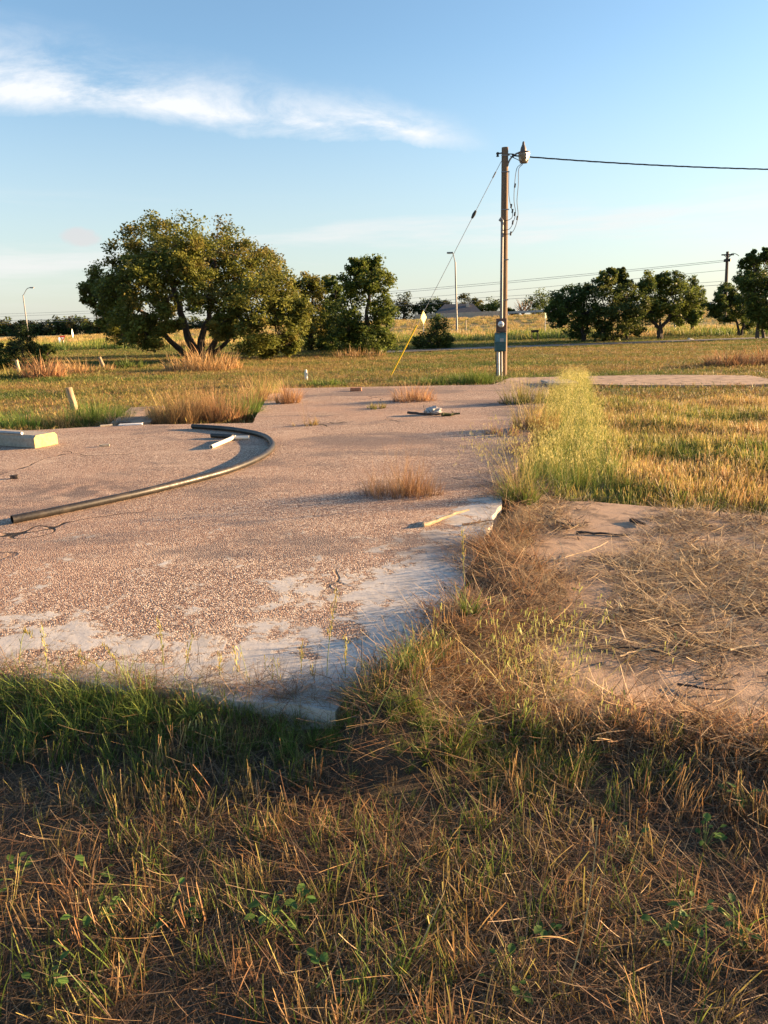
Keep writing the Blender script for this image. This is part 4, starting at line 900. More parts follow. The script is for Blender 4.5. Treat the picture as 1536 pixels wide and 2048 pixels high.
def sign(name, px, py, Y, top, w, h, shape, mat, label, rz=0.0, face2=None, pmat='galv', letters=None):
    b_ = base_at(px, py, Y); t_ = thing(name, label, 'sign', b_)
    c = atY(px, top, Y) - b_; c.x = 0
    MB().tube([Vector((0, 0, 0)), Vector((0, .03, c.z))], .035, 8).build('post', pmat, t_)
    def poly(s):
        if shape == 'tri': P = [(-w / 2 * s, h / 2 * s), (w / 2 * s, h / 2 * s), (0, -h / 2 * s)]
        elif shape == 'dia': P = [(-w / 2 * s, 0), (0, -h / 2 * s), (w / 2 * s, 0), (0, h / 2 * s)]
        else: P = [(-w / 2 * s, -h / 2 * s), (w / 2 * s, -h / 2 * s), (w / 2 * s, h / 2 * s), (-w / 2 * s, h / 2 * s)]
        return P
    def plate(s, y0, y1, nm, mat_, par):
        P = poly(s); n = len(P); vs = [(x, y0, z) for x, z in P] + [(x, y1, z) for x, z in P]
        o = MB().add(vs, [tuple(range(n)), tuple(range(2 * n - 1, n - 1, -1))] + [(i, n + i, n + (i + 1) % n, (i + 1) % n) for i in range(n)]).build(nm, mat_, par, c if par is t_ else None)
        o.rotation_euler.z = rz if par is t_ else 0; return o
    pl = plate(1.0, -.02, 0.0, 'plate', mat, t_)
    if face2: plate(0.5 if shape == 'tri' else .85, -.026, -.021, 'panel', face2, pl)
    return t_
sign('yield_sign', 129, 704, 57, 677, .42, .42, 'tri', 'red', 'red and white triangular yield sign standing left of the big oak', R(20), 'white')
sign('road_sign', 121, 696, 58, 680, .16, .40, 'rect', 'blue', 'thin blue sign seen edge-on just left of the yield sign', R(55))
sign('warning_sign', 847, 668, 58, 635, .78, 1.0, 'dia', 'yellow', 'yellow diamond sign above the shrub, seen at a slant', R(50), simple('sign_cream', (0.55, 0.40, 0.08), 0.5))
sign('road_sign', 147, 684, 70, 667, .20, .9, 'dia', 'galv', 'pale narrow back of a sign standing behind the yield sign', R(60))
sign('street_sign', 1090, 664, 60, 630, .22, .5, 'rect', 'green', 'small green street sign on a thin post near the first right-hand tree', R(40))
def stake(name, px, py, Y, tpx, tpy, r, mat, label, cat='post', group=None, top=None):
    b_ = base_at(px, py, Y); t = atY(tpx, tpy, Y) - b_
    o = MB().tube([Vector((0, 0, -.05)), t * .35 + Vector((.01, 0, 0)), t * .7, t], [r * 1.05, r, r * .97, r * .9], 10, jit=.07).build(name, mat, None, b_, True)
    return tag(o, label, cat, group)
stake('marker_post', 932, 664, 70, 932, 640, .045, 'fence_wood', 'thin marker post right of the tall street lamp')
stake('marker_post', 1349, 667, 60, 1350, 645, .06, 'white_pvc', 'pale post standing in the weeds right of the V trunk', group='pale marker posts')
stake('marker_post', 1383, 662, 62, 1385, 642, .08, 'white_pvc', 'thicker white post under the edge of the rounded tree', group='pale marker posts')
stake('field_post', 39, 746, 27, 33, 720, .055, 'pale_wood', 'pale wooden stake in front of the small cedar')
stake('field_post', 208, 737, 29, 199, 714, .06, 'post_wood', 'leaning old post in the grass left of the big oak')
stake('wood_stump', 150, 822, at(150, 822, 0).y, 137, 775, .068, 'post_wood', 'short weathered wooden post leaning among green weeds beside the slab')
b_ = G(613, 760)
t_ = thing('vent_pipe', 'short pale pipe stub sticking out of the grass behind the slab', 'pipe', b_)
MB().tube([Vector((0, 0, -.05)), Vector((-.005, 0, .19))], .046, 14).build('pipe', 'white_pvc', t_, smooth=True); MB().lathe([(.05, .185), (.052, .20), (.035, .215), (.028, .29), (.0, .295)], 14, (-.005, 0, 0)).build('cap', 'white_pvc', t_, smooth=True)
# notice board by the lane
nb = base_at(1069, 683, 49); t_ = thing('notice_board', 'small dark board on two posts in the green verge beyond the lane', 'board', nb)
for a in (-.2, .2): MB().tube([Vector((a, 0, -.05)), Vector((a, 0, .74))], .028, 8).build('leg', 'bark_dark', t_)
MB().box((0, -.03, .70), (.50, .05, .16), bev=.008).build('board', 'bark_dark', t_)
o = MB().box((0, 0, .06), (.40, .2, .13), rz=.3, ry=.25, bev=.03).build('litter_scrap', 'white', None, base_at(1382, 677, 45.2)); tag(o, 'white scrap lying on the green verge by the lane', 'litter')

# far house, wooden fence and guard rail on the bank
hb = base_at(915, 634, 126) - Vector((0, 0, .9)); hs_ = thing('far_house', 'low house with dark grey roof behind the bank fence', 'house', hb)
MB().box((0, 0, .9), (6.4, 5, 1.8)).build('wall', 'house_wall', hs_)
rf_ = MB().add([(-3.8, -3, 1.75), (3.8, -3, 1.75), (3.8, 3, 1.75), (-3.8, 3, 1.75), (-2.2, 0, 3.3), (2.6, 0, 3.3), (-3.8, -3, 1.6), (3.8, -3, 1.6), (3.8, 3, 1.6), (-3.8, 3, 1.6)],
          [(0, 1, 5, 4), (1, 2, 5), (2, 3, 4, 5), (3, 0, 4), (6, 7, 1, 0), (7, 8, 2, 1), (8, 9, 3, 2), (9, 6, 0, 3), (9, 8, 7, 6)]).build('roof', 'roof', hs_)
MB().box((1.6, -.8, 3.0), (.5, .5, 1.0)).build('chimney', 'house_wall', rf_)
for a in (-2, .3, 2.1):
    w_ = MB().box((a, -2.53, 1.0), (.9, .06, .9)).build('window', 'white', hs_); MB().box((a, -2.565, 1.0), (.74, .02, .74)).build('pane', 'blue', w_)
def run(name, px0, px1, py, Y, label, cat, rails, posts, hpost):
    A = base_at(px0, py, Y); E = base_at(px1, py, Y); t_ = thing(name, label, cat, A); L = E.x - A.x
    pme = MB().box((0, 0, hpost / 2), (.14, .14, hpost)).mesh('post')
    n = int(L / posts)
    for i in range(n + 1):
        x = i * L / n; o = ob('post', pme, 'fence_wood', t_, (x, 0, tz(A.x + x, Y) - A.z))
    for i in range(n):
        x0_, x1_ = i * L / n, (i + 1) * L / n; z0_, z1_ = tz(A.x + x0_, Y) - A.z, tz(A.x + x1_, Y) - A.z
        for lo2, hi2 in rails:
            MB().box(((x0_ + x1_) / 2, -.09, (z0_ + z1_) / 2 + (lo2 + hi2) / 2), (x1_ - x0_ - .01, .03, hi2 - lo2), ry=-math.atan2(z1_ - z0_, x1_ - x0_)).build('panel' if len(rails) == 1 and hi2 - lo2 > .5 else 'rail', 'fence_wood' if name == 'board_fence' else 'galv', t_)
run('board_fence', 830, 1000, 634, 119.5, 'pale wooden board fence along the top of the bank left of the pole', 'fence', [(.05, .95)], 2.0, 1.0)
run('guard_rail', 1006, 1420, 630, 109, 'low steel guard rail on top of the bank right of the pole', 'guard rail', [(.42, .72)], 2.2, .74)

# ------------------------------------------------------------------ things lying on the slab
def hollow(pts, r, ri, n=16):
    mb = MB(); mb.tube(pts, r, n, False); k = len(pts); base_n = k * n
    P = [Vector(p) for p in pts]; inner = MB().tube(pts, ri, n, False)
    o_ = len(mb.v); mb.v += inner.v; mb.f += [tuple(i + o_ for i in q[::-1]) for q in inner.f]
    for j in range(n):
        j2 = (j + 1) % n
        mb.f.append((j, o_ + j, o_ + j2, j2)); a = (k - 1) * n; mb.f.append((a + j2, o_ + a + j2, o_ + a + j, a + j))
    return mb
pr = 0.033
mt, t, b = material('black_pipe'); v = objco(t); n1 = t.noise(v, 6, 6, 0.6); n2 = t.noise(v, 70, 4)
t.l.new(t.mix(t.maprange(n1, 0.45, 0.75), (0.014, 0.013, 0.012), (0.05, 0.041, 0.032)), b.inputs['Base Color']); t.l.new(t.maprange(n2, 0.3, 0.7, 0.35, 0.6), b.inputs['Roughness']); M['black_pipe'] = mt
path = [(24, 1039), (100, 1024), (200, 1003), (300, 981), (400, 956), (460, 939), (508, 920), (536, 904), (545, 890), (537, 877), (518, 868.5), (490, 862.5), (450, 857), (385, 852.5)]
PP = [at(a, b_, SLAB_Z + pr + .001) for a, b_ in path]; o0 = PP[0].copy()
pp_ = hollow([p - o0 for p in catmull(PP, 8)], pr, pr * .86, 18).build('black_pipe', 'black_pipe', None, o0, True); tag(pp_, 'long black plastic pipe lying in a wide curve on the slab', 'pipe')
A = at(423, 871, SLAB_Z + .03); E = at(466, 873, SLAB_Z + .03)
o = hollow([Vector((0, 0, 0)), (E - A) * .5, E - A], .029, .024).build('black_pipe', 'black_pipe', None, A, True); tag(o, 'short black pipe offcut behind the white pipe, inside the curve of the long one', 'pipe')
A = at(422, 894, SLAB_Z + .025)
wp = thing('white_pipe', 'bent white plastic pipe with an elbow lying inside the black curve', 'pipe', A)
q1, q2 = at(466, 875.5, SLAB_Z + .03) - A, at(498, 875, SLAB_Z + .03) - A
hollow([Vector((0, 0, 0)), q1 * .5, q1 * .97], .024, .020).build('tube', 'white_pvc', wp, None, True); MB().tube(catmull([q1 * .92, q1, q1.lerp(q2, .16)], 5), .030, 14).build('elbow', 'white_pvc', wp, None, True)
hollow([q1.lerp(q2, .1), q1.lerp(q2, .5), q2], .024, .020).build('tube', 'white_pvc', wp, None, True)
# concrete block, left border
c0 = at(71, 897, SLAB_Z); c1 = at(117, 888, SLAB_Z); ev = (c1 - c0).normalized(); lv = Vector((-ev.y, ev.x, 0)); Wb = (c1 - c0).length
bl = 1.9; cc_ = c0 + ev * (Wb / 2) + lv * (bl / 2) + Vector((0, 0, .078))
hw = Wb / 2; prof = [(-hw, -.077), (hw, -.077), (hw, .045), (hw - .035, .078), (-hw + .035, .078), (-hw, .045)]
blk = thing('parking_block', 'long cast concrete parking block with a yellow painted end at the left border', 'concrete block', cc_ - Vector((0, 0, .078)), rz=math.atan2(lv.y, lv.x))
def bar(x0_, x1_, nm, mt_):
    n_ = len(prof); me_ = MB().add([(x0_, y_, z_ + .078) for y_, z_ in prof] + [(x1_, y_, z_ + .078) for y_, z_ in prof], [tuple(range(n_ - 1, -1, -1)), tuple(range(n_, 2 * n_))] + [(i, (i + 1) % n_, n_ + (i + 1) % n_, n_ + i) for i in range(n_)])
    o = me_.build(nm, mt_, blk); bv = o.modifiers.new('bevel', 'BEVEL'); bv.width = .008; bv.segments = 2
bar(-bl / 2 + .012, bl / 2, 'body', 'concrete_block'); bar(-bl / 2 + .004, -bl / 2 + .012, 'painted_end', simple('old_yellow_paint', (.46, .36, .15), .85, 0, .25, 25, .4))
A = at(44, 866, SLAB_Z + .18); E = at(-40, 861, SLAB_Z + .18)
o = MB().tube([Vector((0, 0, 0)), (E - A) * .3, E - A], .018, 10).build('metal_rod', 'galv', None, A + Vector((0, 0, -.004)), True); tag(o, 'grey metal tube lying on top of the concrete block', 'tube')
def chunk(name, px, py, d, mat, label, cat, z=SLAB_Z, rz=.3, seed=0, group=None):
    import bmesh
    bm = bmesh.new(); bmesh.ops.create_cube(bm, size=1); bmesh.ops.subdivide_edges(bm, edges=bm.edges[:], cuts=2, use_grid_fill=True); r_ = random.Random(seed)
    for q in bm.verts: q.co = Vector((q.co.x * d[0], q.co.y * d[1], q.co.z * d[2])) * r_.uniform(.88, 1.06)
    bmesh.ops.bevel(bm, geom=bm.edges[:], offset=min(d) * .06, segments=1, affect='EDGES')
    me = bpy.data.meshes.new(name); bm.to_mesh(me); bm.free()
    o = ob(name, me, mat, None, at(px, py, z) + Vector((0, 0, d[2] * .5))); o.rotation_euler.z = rz; return tag(o, label, cat, group)
chunk('brick_piece', 712, 782, (.24, .12, .075), 'brick', 'orange brick piece at the back edge of the slab', 'brick', rz=.1, seed=1)
chunk('concrete_chip', 209, 893, (.12, .05, .03), 'concrete_block', 'pale chip of concrete between the block and the white pipe', 'stone', seed=2)
chunk('pale_board', 262, 850, (.34, .10, .02), 'white', 'flat pale scrap of board among weeds at the left edge of the slab', 'board', rz=.2, seed=3)
chunk('pale_board', 212, 852, (.18, .07, .02), 'concrete_block', 'small grey scrap left of the pale board', 'board', rz=.5, seed=4)
chunk('dark_stone', 29, 957, (.07, .05, .035), 'bark_dark', 'small dark stone on the stained patch at left', 'stone', seed=5)
chunk('red_stone', 832, 1312, (.030, .022, .016), 'brick', 'small red chip on the bare cement near the straw heap', 'stone', seed=6)
chunk('red_stone', 282, 1372, (.028, .022, .016), 'brick', 'small red chip at the front edge of the slab', 'stone', seed=7)
# plank bridging slab and path
P0 = at(1094, 771, SLAB_Z + .06); o = MB()
pw = thing('plank_step', 'weathered grey plank step lying between slab and path', 'plank', at(1118, 769, SLAB_Z))
for i in range(3): MB().box((0, (i - 1) * .30, .05), (.62, .285, .05), rz=.02 * (i - 1), bev=.006).build('plank', 'plank', pw)
for a in (-.22, .22): MB().box((a, 0, .0), (.08, .85, .05)).build('bearer', 'plank', pw)
# debris at the back
import bmesh
bm = bmesh.new(); bmesh.ops.create_icosphere(bm, subdivisions=3, radius=1); rb = random.Random(5)
for q in bm.verts:
    s = 1 + .35 * math.sin(q.co.x * 7 + 2 * q.co.y) * math.cos(q.co.z * 6) + rb.uniform(-.12, .12); q.co = Vector((q.co.x * .13 * s, q.co.y * .09 * s, max(q.co.z, -.35) * .085 * s))
me = bpy.data.meshes.new('crumpled_bag'); bm.to_mesh(me); bm.free()
o = ob('crumpled_bag', me, simple('dirty_bag', (.42, .39, .36), .7, 0, .3, 14), None, at(865, 829, SLAB_Z) + Vector((0, 0, .035))); tag(o, 'crumpled whitish bag lying at the back of the slab', 'bag')
def branch(name, P, r, mat, label, cat='stick', twigs=0, group=None, jit=.12, amp=.02):
    P = [Vector(p) for p in P]; o0 = P[0].copy(); Q = []
    for a, c_ in zip(P[:-1], P[1:]): Q += wiggle(a - o0, c_ - o0, 4, amp)[:-1]
    Q.append(P[-1] - o0); k = len(Q); mb = MB().tube(Q, [r * (1 - .55 * i / (k - 1)) for i in range(k)], 8, jit=jit)
    for i in range(twigs):
        s = Q[rnd.randrange(1, k - 1)]; d = Vector((rnd.gauss(0, 1), rnd.gauss(0, 1), abs(rnd.gauss(0, .35)))).normalized() * (Q[-1].length * rnd.uniform(.12, .3)); mb.tube(wiggle(s, s + d, 3, .05), [r * .4, r * .3, r * .2, r * .1], 5)
    return tag(mb.build(name, mat, None, o0, True), label, cat, group)
sz = SLAB_Z
branch('stick', [at(847, 1050, sz + .012), at(885, 1036, sz + .035), at(938, 1019, sz + .065)], .018, 'pale_wood', 'pale bare stick propped on the slab, catching the sun', twigs=0)
branch('twig', [at(925, 1049, sz + .01), at(985, 1040, sz + .02)], .008, 'twig', 'dark twig at the right end of the pale stick', twigs=2)
branch('twig', [at(815, 825, sz + .05), at(850, 828, sz + .03), at(895, 828, sz + .02)], .022, 'bark_dark', 'dark branch poking left from the crumpled bag', twigs=4)
branch('twig', [at(884, 829, sz + .03), at(920, 827, sz + .03)], .03, simple('mossy', (.06, .065, .02), .9, 0, .4, 20), 'mossy dark branch right of the crumpled bag', twigs=7, amp=.06)
z_ = PAD_Z
for L, r, mat, lb in (([(1387, 1436, .012), (1398, 1420, .03), (1425, 1405, .035), (1448, 1396, .012)], .0055, 'twig', 'arched brown twig on the bare pad near the right border'),
                      ([(1152, 1065, .01), (1200, 1066, .012), (1255, 1070, .01)], .010, 'bark_dark', 'straight dark twig across the bare sand at the back of the pad'),
                      ([(1262, 1040, .012), (1290, 1048, .02)], .018, 'bark_dark', 'short dark stub of wood right of the bare sand'),
                      ([(1020, 1124, .02), (1120, 1119, .03), (1180, 1100, .05), (1216, 1083, .06)], .004, 'pale_wood', 'long thin pale stem bending across the pad'),
                      ([(1090, 1033, .02), (1120, 1046, .02), (1148, 1052, .02)], .013, 'bark_dark', 'dark stick in the straw below the tall oat grass'),
                      ([(1240, 1312, .03), (1275, 1302, .03), (1318, 1295, .05)], .004, 'pale_wood', 'pale straw stem sticking out over the bare lower pad'),
                      ([(1210, 1290, .012), (1300, 1300, .015), (1390, 1320, .012)], .007, 'bark_dark', 'long dark stem lying across the middle of the pad'),
                      ([(1460, 1300, .03), (1500, 1292, .03), (1536, 1288, .03)], .005, 'pale_wood', 'pale stem pointing at the right border'),
                      ([(1355, 1368, .012), (1420, 1378, .02), (1470, 1380, .012)], .006, 'bark_dark', 'thin dark stem above the arched twig')):
    branch('twig', [at(a, b_, z_ + c_) for a, b_, c_ in L], r, mat, lb, twigs=1 if mat != 'pale_wood' else 0)

# ------------------------------------------------------------------ separate clumps and plants
LUSH = [(0.09, 0.17, 0.03), (0.12, 0.20, 0.035), (0.07, 0.13, 0.03)]
LUSH_T = [(0.16, 0.27, 0.045), (0.22, 0.31, 0.06), (0.13, 0.22, 0.04)]
def clump(px, py, z, h, w, n, b_c, t_c, label, name='dry_grass_clump', cat='grass clump', group=None, a0=(0, .55), bend=(.0, .8), bw=(.003, .006), heads=0, extra=None, hl=.35):
    p0 = at(px, py, z); p0.z = z - .005
    if z < .1 and p0.y > 8: p0.z = tz(p0.x, p0.y) - .01
    if p0.y > 8: h *= 1.45; bw = (bw[0] * 1.3, bw[1] * 1.5); n = int(n * 1.3)
    parts = []
    nb = max(1, n // 14)
    for i in range(nb):
        a = rnd.uniform(0, 6.28); q = math.sqrt(rnd.random()); ox, oy = math.cos(a) * w * .42 * q, math.sin(a) * w * .28 * q
        hk = h * (1.12 - .5 * q) * rnd.uniform(.65, 1.1); v, f, c = blades(14, (hk * .25, hk), bw, (a0[0], a0[1] * (.6 + .6 * q)), bend, w * .06, b_c if rnd.random() < .75 else THATCH, t_c, 5, .3, .1, az=(math.atan2(oy, ox), 1.0)); v = v + np.array([ox, oy, 0]); parts.append((v, f, c))
        if heads and i < heads:
            tp = []; s = blades(3, (h * .9, h * 1.25), (.0018, .0026), (0, .35), (.05, .5), .02, GOLD, GOLD_T, 5, .2, .5, pts_out=tp); hd = oat_head(tp[0], 7)
            for v, f, c in (s, hd): parts.append((v + np.array([ox, oy, 0]), f, c))
    if extra: parts += extra
    v, f, c = merge(parts); o = ob(name, mesh_np(name, v, f, c), 'grass', None, p0); return tag(o, label, cat, group)
S = SLAB_Z
clump(365, 844, .05, .66, 1.25, 900, RUST, STRAW_T, 'widest dry tan grass clump at the back left of the slab')
clump(445, 840, .05, .62, .95, 700, RUST, RUST_T, 'dry reddish clump between the widest clump and the green tuft')
clump(494, 836, .05, .66, .45, 340, LUSH, LUSH_T, 'bright green grass tuft at the right end of the dry clumps', bend=(.1, 1.0))
clump(325, 840, .05, .5, .6, 320, GOLD, GOLD_T, 'yellowish clump at the left end of the dry clumps')
clump(520, 812, .05, .62, .8, 520, RUST, STRAW_T, 'straw coloured clump behind the green tuft at the notch of the slab')
clump(535, 796, .05, .5, .8, 420, LUSH, GOLD_T, 'greenish clump at the far corner of the slab notch')
clump(575, 806, S, .42, .55, 380, RUST, RUST_T, 'dry spiky clump on the slab left of the vent pipe', a0=(0, .7))
clump(612, 850, S, .12, .5, 100, GOLD, STRAW_T, 'thin flat tuft with long stray stalks in the middle of the slab', heads=0, extra=[blades(14, (.3, .62), (.002, .003), (.1, .9), (0, .5), .05, STRAW, STRAW_T, 5, .2, .4)])
clump(750, 817, S, .13, .5, 160, GREEN, GOLD_T, 'small low green tuft near the back middle of the slab')
clump(826, 802, S, .36, .95, 460, RUST, RUST_T, 'low reddish dry clump at the back right of the slab', a0=(0, .7))
clump(1046, 806, S, .42, .9, 420, GREEN, GOLD_T, 'straggly grey green clump left of the plank step', heads=6)
clump(1068, 858, S, .44, .7, 360, RUST, GOLD_T, 'dry clump leaning on the green band midway along the slab', heads=5)
clump(803, 988, S, .42, .80, 900, RUST, RUST_T, 'brown dry clump standing alone in the middle of the slab', a0=(.1, .8), bw=(.002, .004), extra=[blades(60, (.3, .5), (.0014, .0022), (0, .65), (0, .3), .26, RUST, RUST_T, 5, .2, .5)])
clump(1035, 1004, S - .03, .40, .42, 330, GREEN, GREEN_T, 'arching green oat plant at the near end of the tall green band', bend=(.3, 1.4), bw=(.003, .006), heads=14, name='wild_oat_plant', cat='plant')
clump(1040, 1000, S - .03, .52, .30, 70, GREEN, GOLD_T, 'spray of pale oat heads leaning left over the slab', heads=5, name='wild_oat_plant', cat='plant', a0=(.2, .8), extra=[(lambda tp: (lambda s: [s, oat_head(tp[0], 9)])(blades(26, (.45, .68), (.002, .003), (.15, .75), (.05, .4), .05, GOLD, GOLD_T, 6, .2, .5, pts_out=tp, az=(2.7, .5))))([])][0])
clump(1000, 870, S, .18, .6, 140, RUST, RUST_T, 'low rusty tuft left of the tall green band')
clump(195, 842, .05, .50, 1.3, 900, LUSH, LUSH_T, 'green weeds around the short leaning post', bend=(.1, 1.0), heads=8)
clump(120, 848, .05, .34, 1.0, 500, LUSH, STRAW_T, 'mixed green and straw weeds in front of the short leaning post')
clump(45, 852, .05, .34, 1.1, 700, LUSH, LUSH_T, 'low bright green grass left of the weeds by the slab', bend=(.1, .9))
clump(-30, 852, .05, .32, .9, 400, LUSH, LUSH_T, 'green grass cut by the left border behind the block', bend=(.1, .9))
clump(232, 849, .05, .34, .5, 220, HAY, STRAW_T, 'dry straw tuft beside the pale board', a0=(.1, .8))
clump(945, 768, .02, .40, 1.6, 1000, LUSH, GREEN_T, 'dense dark green tuft at the foot of the near pole', bend=(.1, .9), bw=(.006, .012))
clump(870, 771, .02, .26, 1.8, 700, LUSH, GREEN_T, 'lower green tufts left of the pole along the back of the slab', bend=(.1, .9), bw=(.006, .012))
clump(650, 772, .02, .26, 1.2, 500, LUSH, GREEN_T, 'green tuft right of the vent pipe', bw=(.006, .012))
clump(570, 773, .02, .22, 1.4, 420, LUSH, GOLD_T, 'green tuft left of the vent pipe', bw=(.006, .012))
clump(410, 742, .0, .75, 3.2, 800, RUST, STRAW_T, 'tall dry grass around the trunks of the big oak', bw=(.012, .024), a0=(0, .7))
clump(90, 757, .0, .72, 1.7, 520, RUST, RUST_T, 'reddish dry bush of grass right of the pale stake', bw=(.012, .022), a0=(0, .7))
clump(170, 746, .0, .45, 2.6, 360, RUST, STRAW_T, 'low dry grass patch between the cedar and the oak', bw=(.012, .022))
clump(260, 738, .0, .40, 1.4, 220, GREEN, GREEN_T, 'dark green weed patch left of the oak trunks', bw=(.012, .022))
clump(1455, 734, .0, .55, 2.0, 700, RUST, RUST_T, 'brown heap of dry stalks at the right border', bw=(.008, .016), a0=(.1, .9))
clump(1530, 730, .0, .62, 1.6, 500, RUST, RUST_T, 'second brown heap of dry stalks, cut by the right border', bw=(.008, .016), a0=(.1, .9))
clump(20, 757, .0, .42, 1.2, 260, GREEN, GOLD_T, 'green and straw weeds at the foot of the pale stake', bw=(.012, .022))
clump(720, 715, .0, .5, 2.6, 300, RUST, STRAW_T, 'dry grass skirt under the upright leafy tree', bw=(.014, .026), a0=(0, .7))

def stalk(base, ctrl, tip, label, dry=False, kind='oat', n=16, r=.0017, name='oat_stalk', leafn=2):
    b_ = Vector(base); P = [b_ - b_, Vector(ctrl) - b_, Vector(tip) - b_]; Q = []
    for i in range(13):
        q = i / 12; Q.append(P[0] * (1 - q) ** 2 + P[1] * 2 * q * (1 - q) + P[2] * q * q)
    t_ = thing(name, label, 'grass stalk', b_)
    MB().tube(Q, [r * (1.2 - .6 * i / 12) for i in range(13)], 5).build('stem', 'straw_stem' if dry else 'green_stem', t_)
    hp = []
    for i in range(n):
        q = .62 + .38 * i / max(1, n - 1); j = q * 12; a = int(min(j, 11)); p = Q[a].lerp(Q[a + 1], j - a); sp = .006 if kind == 'spike' else .016
        hp.append(p + Vector((rnd.gauss(0, sp), rnd.gauss(0, sp), rnd.gauss(0, sp * .5))))
    hp = np.array([tuple(p) for p in hp])
    if kind == 'spike': v, f, c = blades(len(hp), (.016, .028), (.004, .006), (.0, .7), (-.3, .3), 0, GOLD if not dry else STRAW, GOLD_T if not dry else STRAW_T, 2, .2, .15, base=hp)
    else: v, f, c = blades(len(hp), (.024, .038), (.004, .0065), (2.5, 3.1), (-.3, .3), 0, [(0.42, 0.38, 0.12)], [(0.58, 0.48, 0.2)], 2, .25, .1, base=hp)
    ob('seed_head', mesh_np('seed_head', v, f, c), 'grass', t_)['kind'] = 'stuff'
    if leafn:
        bs = np.array([tuple(Q[rnd.randrange(1, 6)]) for _ in range(leafn)]); v, f, c = blades(leafn, (.08, .18), (.003, .006), (.3, .9), (.3, 1.2), 0, STRAW if dry else GREEN, STRAW_T if dry else GREEN_T, 6, .2, .06, base=bs); ob('leaf_blade', mesh_np('leaf_blade', v, f, c), 'grass', t_)
M['straw_stem'] = simple('straw_stem', (.50, .36, .16), .7); M['green_stem'] = simple('green_stem', (.20, .24, .06), .7)
def st(bx, by, cx, cy, tx, ty, label, **k):
    b_ = G(bx, by); stalk(b_, atY(cx, cy, b_.y + rnd.uniform(-.03, .03)), atY(tx, ty, b_.y + rnd.uniform(-.06, .06)), label, **k)
st(655, 1420, 648, 1310, 674, 1185, 'tall upright green seed stalk in front of the slab, left of the bare cement', kind='spike', n=34)
st(700, 1415, 730, 1370, 888, 1245, 'long pale dry stalk leaning right across the bare cement', dry=True, kind='spike', n=12, r=.0022)
st(400, 1490, 420, 1330, 345, 1545, 'bent oat stalk hanging its head over the dark grass at left', n=16)
st(620, 1470, 500, 1330, 575, 1520, 'oat stalk drooping over the dark grass near the middle', n=16)
st(965, 1495, 900, 1400, 762, 1462, 'pale dry stalk arching left below the slab corner', dry=True, n=12, r=.0018)
st(890, 1470, 915, 1420, 870, 1418, 'short curled dry stalk below the slab corner', dry=True, n=6, r=.0018)
st(35, 1390, 40, 1220, 62, 1275, 'arching seed stalk at the left border above the slab', kind='spike', n=24)
st(330, 1400, 330, 1330, 318, 1240, 'upright yellow seed stalk at the left front of the slab', kind='spike', n=26)
st(278, 1420, 250, 1330, 205, 1290, 'slanting thin seed stalk left of the upright yellow one', kind='spike', n=18)
st(285, 1425, 255, 1350, 150, 1310, 'low slanting stalk pointing left over the slab edge', kind='spike', n=18)
st(360, 1420, 365, 1350, 385, 1270, 'thin branched stalk right of the upright yellow one', kind='spike', n=18)
st(440, 1420, 440, 1360, 440, 1310, 'short upright stalk at the front edge of the slab', kind='spike', n=18)
st(560, 1430, 560, 1340, 545, 1315, 'oat stalk with hanging heads at the front of the bare cement', n=14)
st(690, 1420, 690, 1350, 692, 1275, 'upright stalk with yellow head at the lower end of the bare cement', kind='spike', n=26)
st(735, 1460, 780, 1380, 830, 1265, 'slim dark stalk crossing the pale leaning one', kind='spike', n=10)
for a_, h_, lb in ((95, 1255, 'thin stalk with a small yellow head above the left verge'), (170, 1300, 'short yellow headed stalk over the left verge'), (235, 1330, 'low stalk with a nodding head over the left verge'), (480, 1300, 'fine stalk over the slab rim left of the middle'), (600, 1290, 'fine upright stalk at the middle of the slab rim'), (632, 1330, 'short stalk crowded beside the tallest green one')):
    st(a_ + 6, 1415, a_, (1415 + h_) / 2, a_ + rnd.uniform(-14, 14), h_, lb, kind='spike', n=20)
st(520, 1430, 500, 1380, 480, 1290, 'thin oat stalk near the middle of the front edge', n=10)
st(935, 1235, 925, 1150, 926, 1060, 'tall seed stalk of the green shoot on the straw heap', kind='spike', n=22)
st(1130, 1990, 1180, 1860, 1195, 1650, 'long dry straw stem slanting in the right foreground', dry=True, n=0 or 3, r=.0018)
st(828, 1920, 860, 1850, 890, 1780, 'pale dry stem leaning in the middle foreground', dry=True, n=3, r=.0018)
# green shoot on the straw heap, oat plant below the slab corner
def at_ridge(px, py): return G(px, py)
p = at_ridge(935, 1235)
clump(935, 1235, p.z, .26, .10, 42, GREEN, GREEN_T, 'fresh green shoot growing from the straw heap beside the bare cement', name='grass_shoot', cat='plant', bend=(.1, .9), bw=(.006, .011))
for px_, py_, nh_, lb in ((1070, 1440, 26, 'wild oat plant with hanging green heads in front of the lower pad'), (1010, 1450, 12, 'thin green oat plant below the slab corner'), (1150, 1450, 12, 'sparse oat plant leaning over the bare lower pad')):
    p = G(px_, py_); tp = []
    s = blades(nh_, (.28, .52), (.0016, .0026), (.0, .45), (.1, .7), .10, GREEN, GOLD_T, 6, .25, .5, pts_out=tp); hd = oat_head(tp[0], 9, .024, ((.26, .29, .08), (.42, .42, .13)))
    clump(px_, py_, p.z, .26, .34, nh_ * 9, GREEN, GREEN_T, lb, name='wild_oat_plant', cat='plant', bend=(.1, .8), bw=(.002, .0042), extra=[s, hd])
for px_, py_, lb in ((880, 1500, 'dark green leafy weeds under the slab corner at left'), (1010, 1480, 'leafy green weeds under the slab corner at right')):
    p = G(px_, py_); clump(px_, py_, p.z, .22, .35, 150, GREEN, GREEN_T, lb, name='green_weed', cat='plant', bend=(.2, 1.1), bw=(.004, .008))
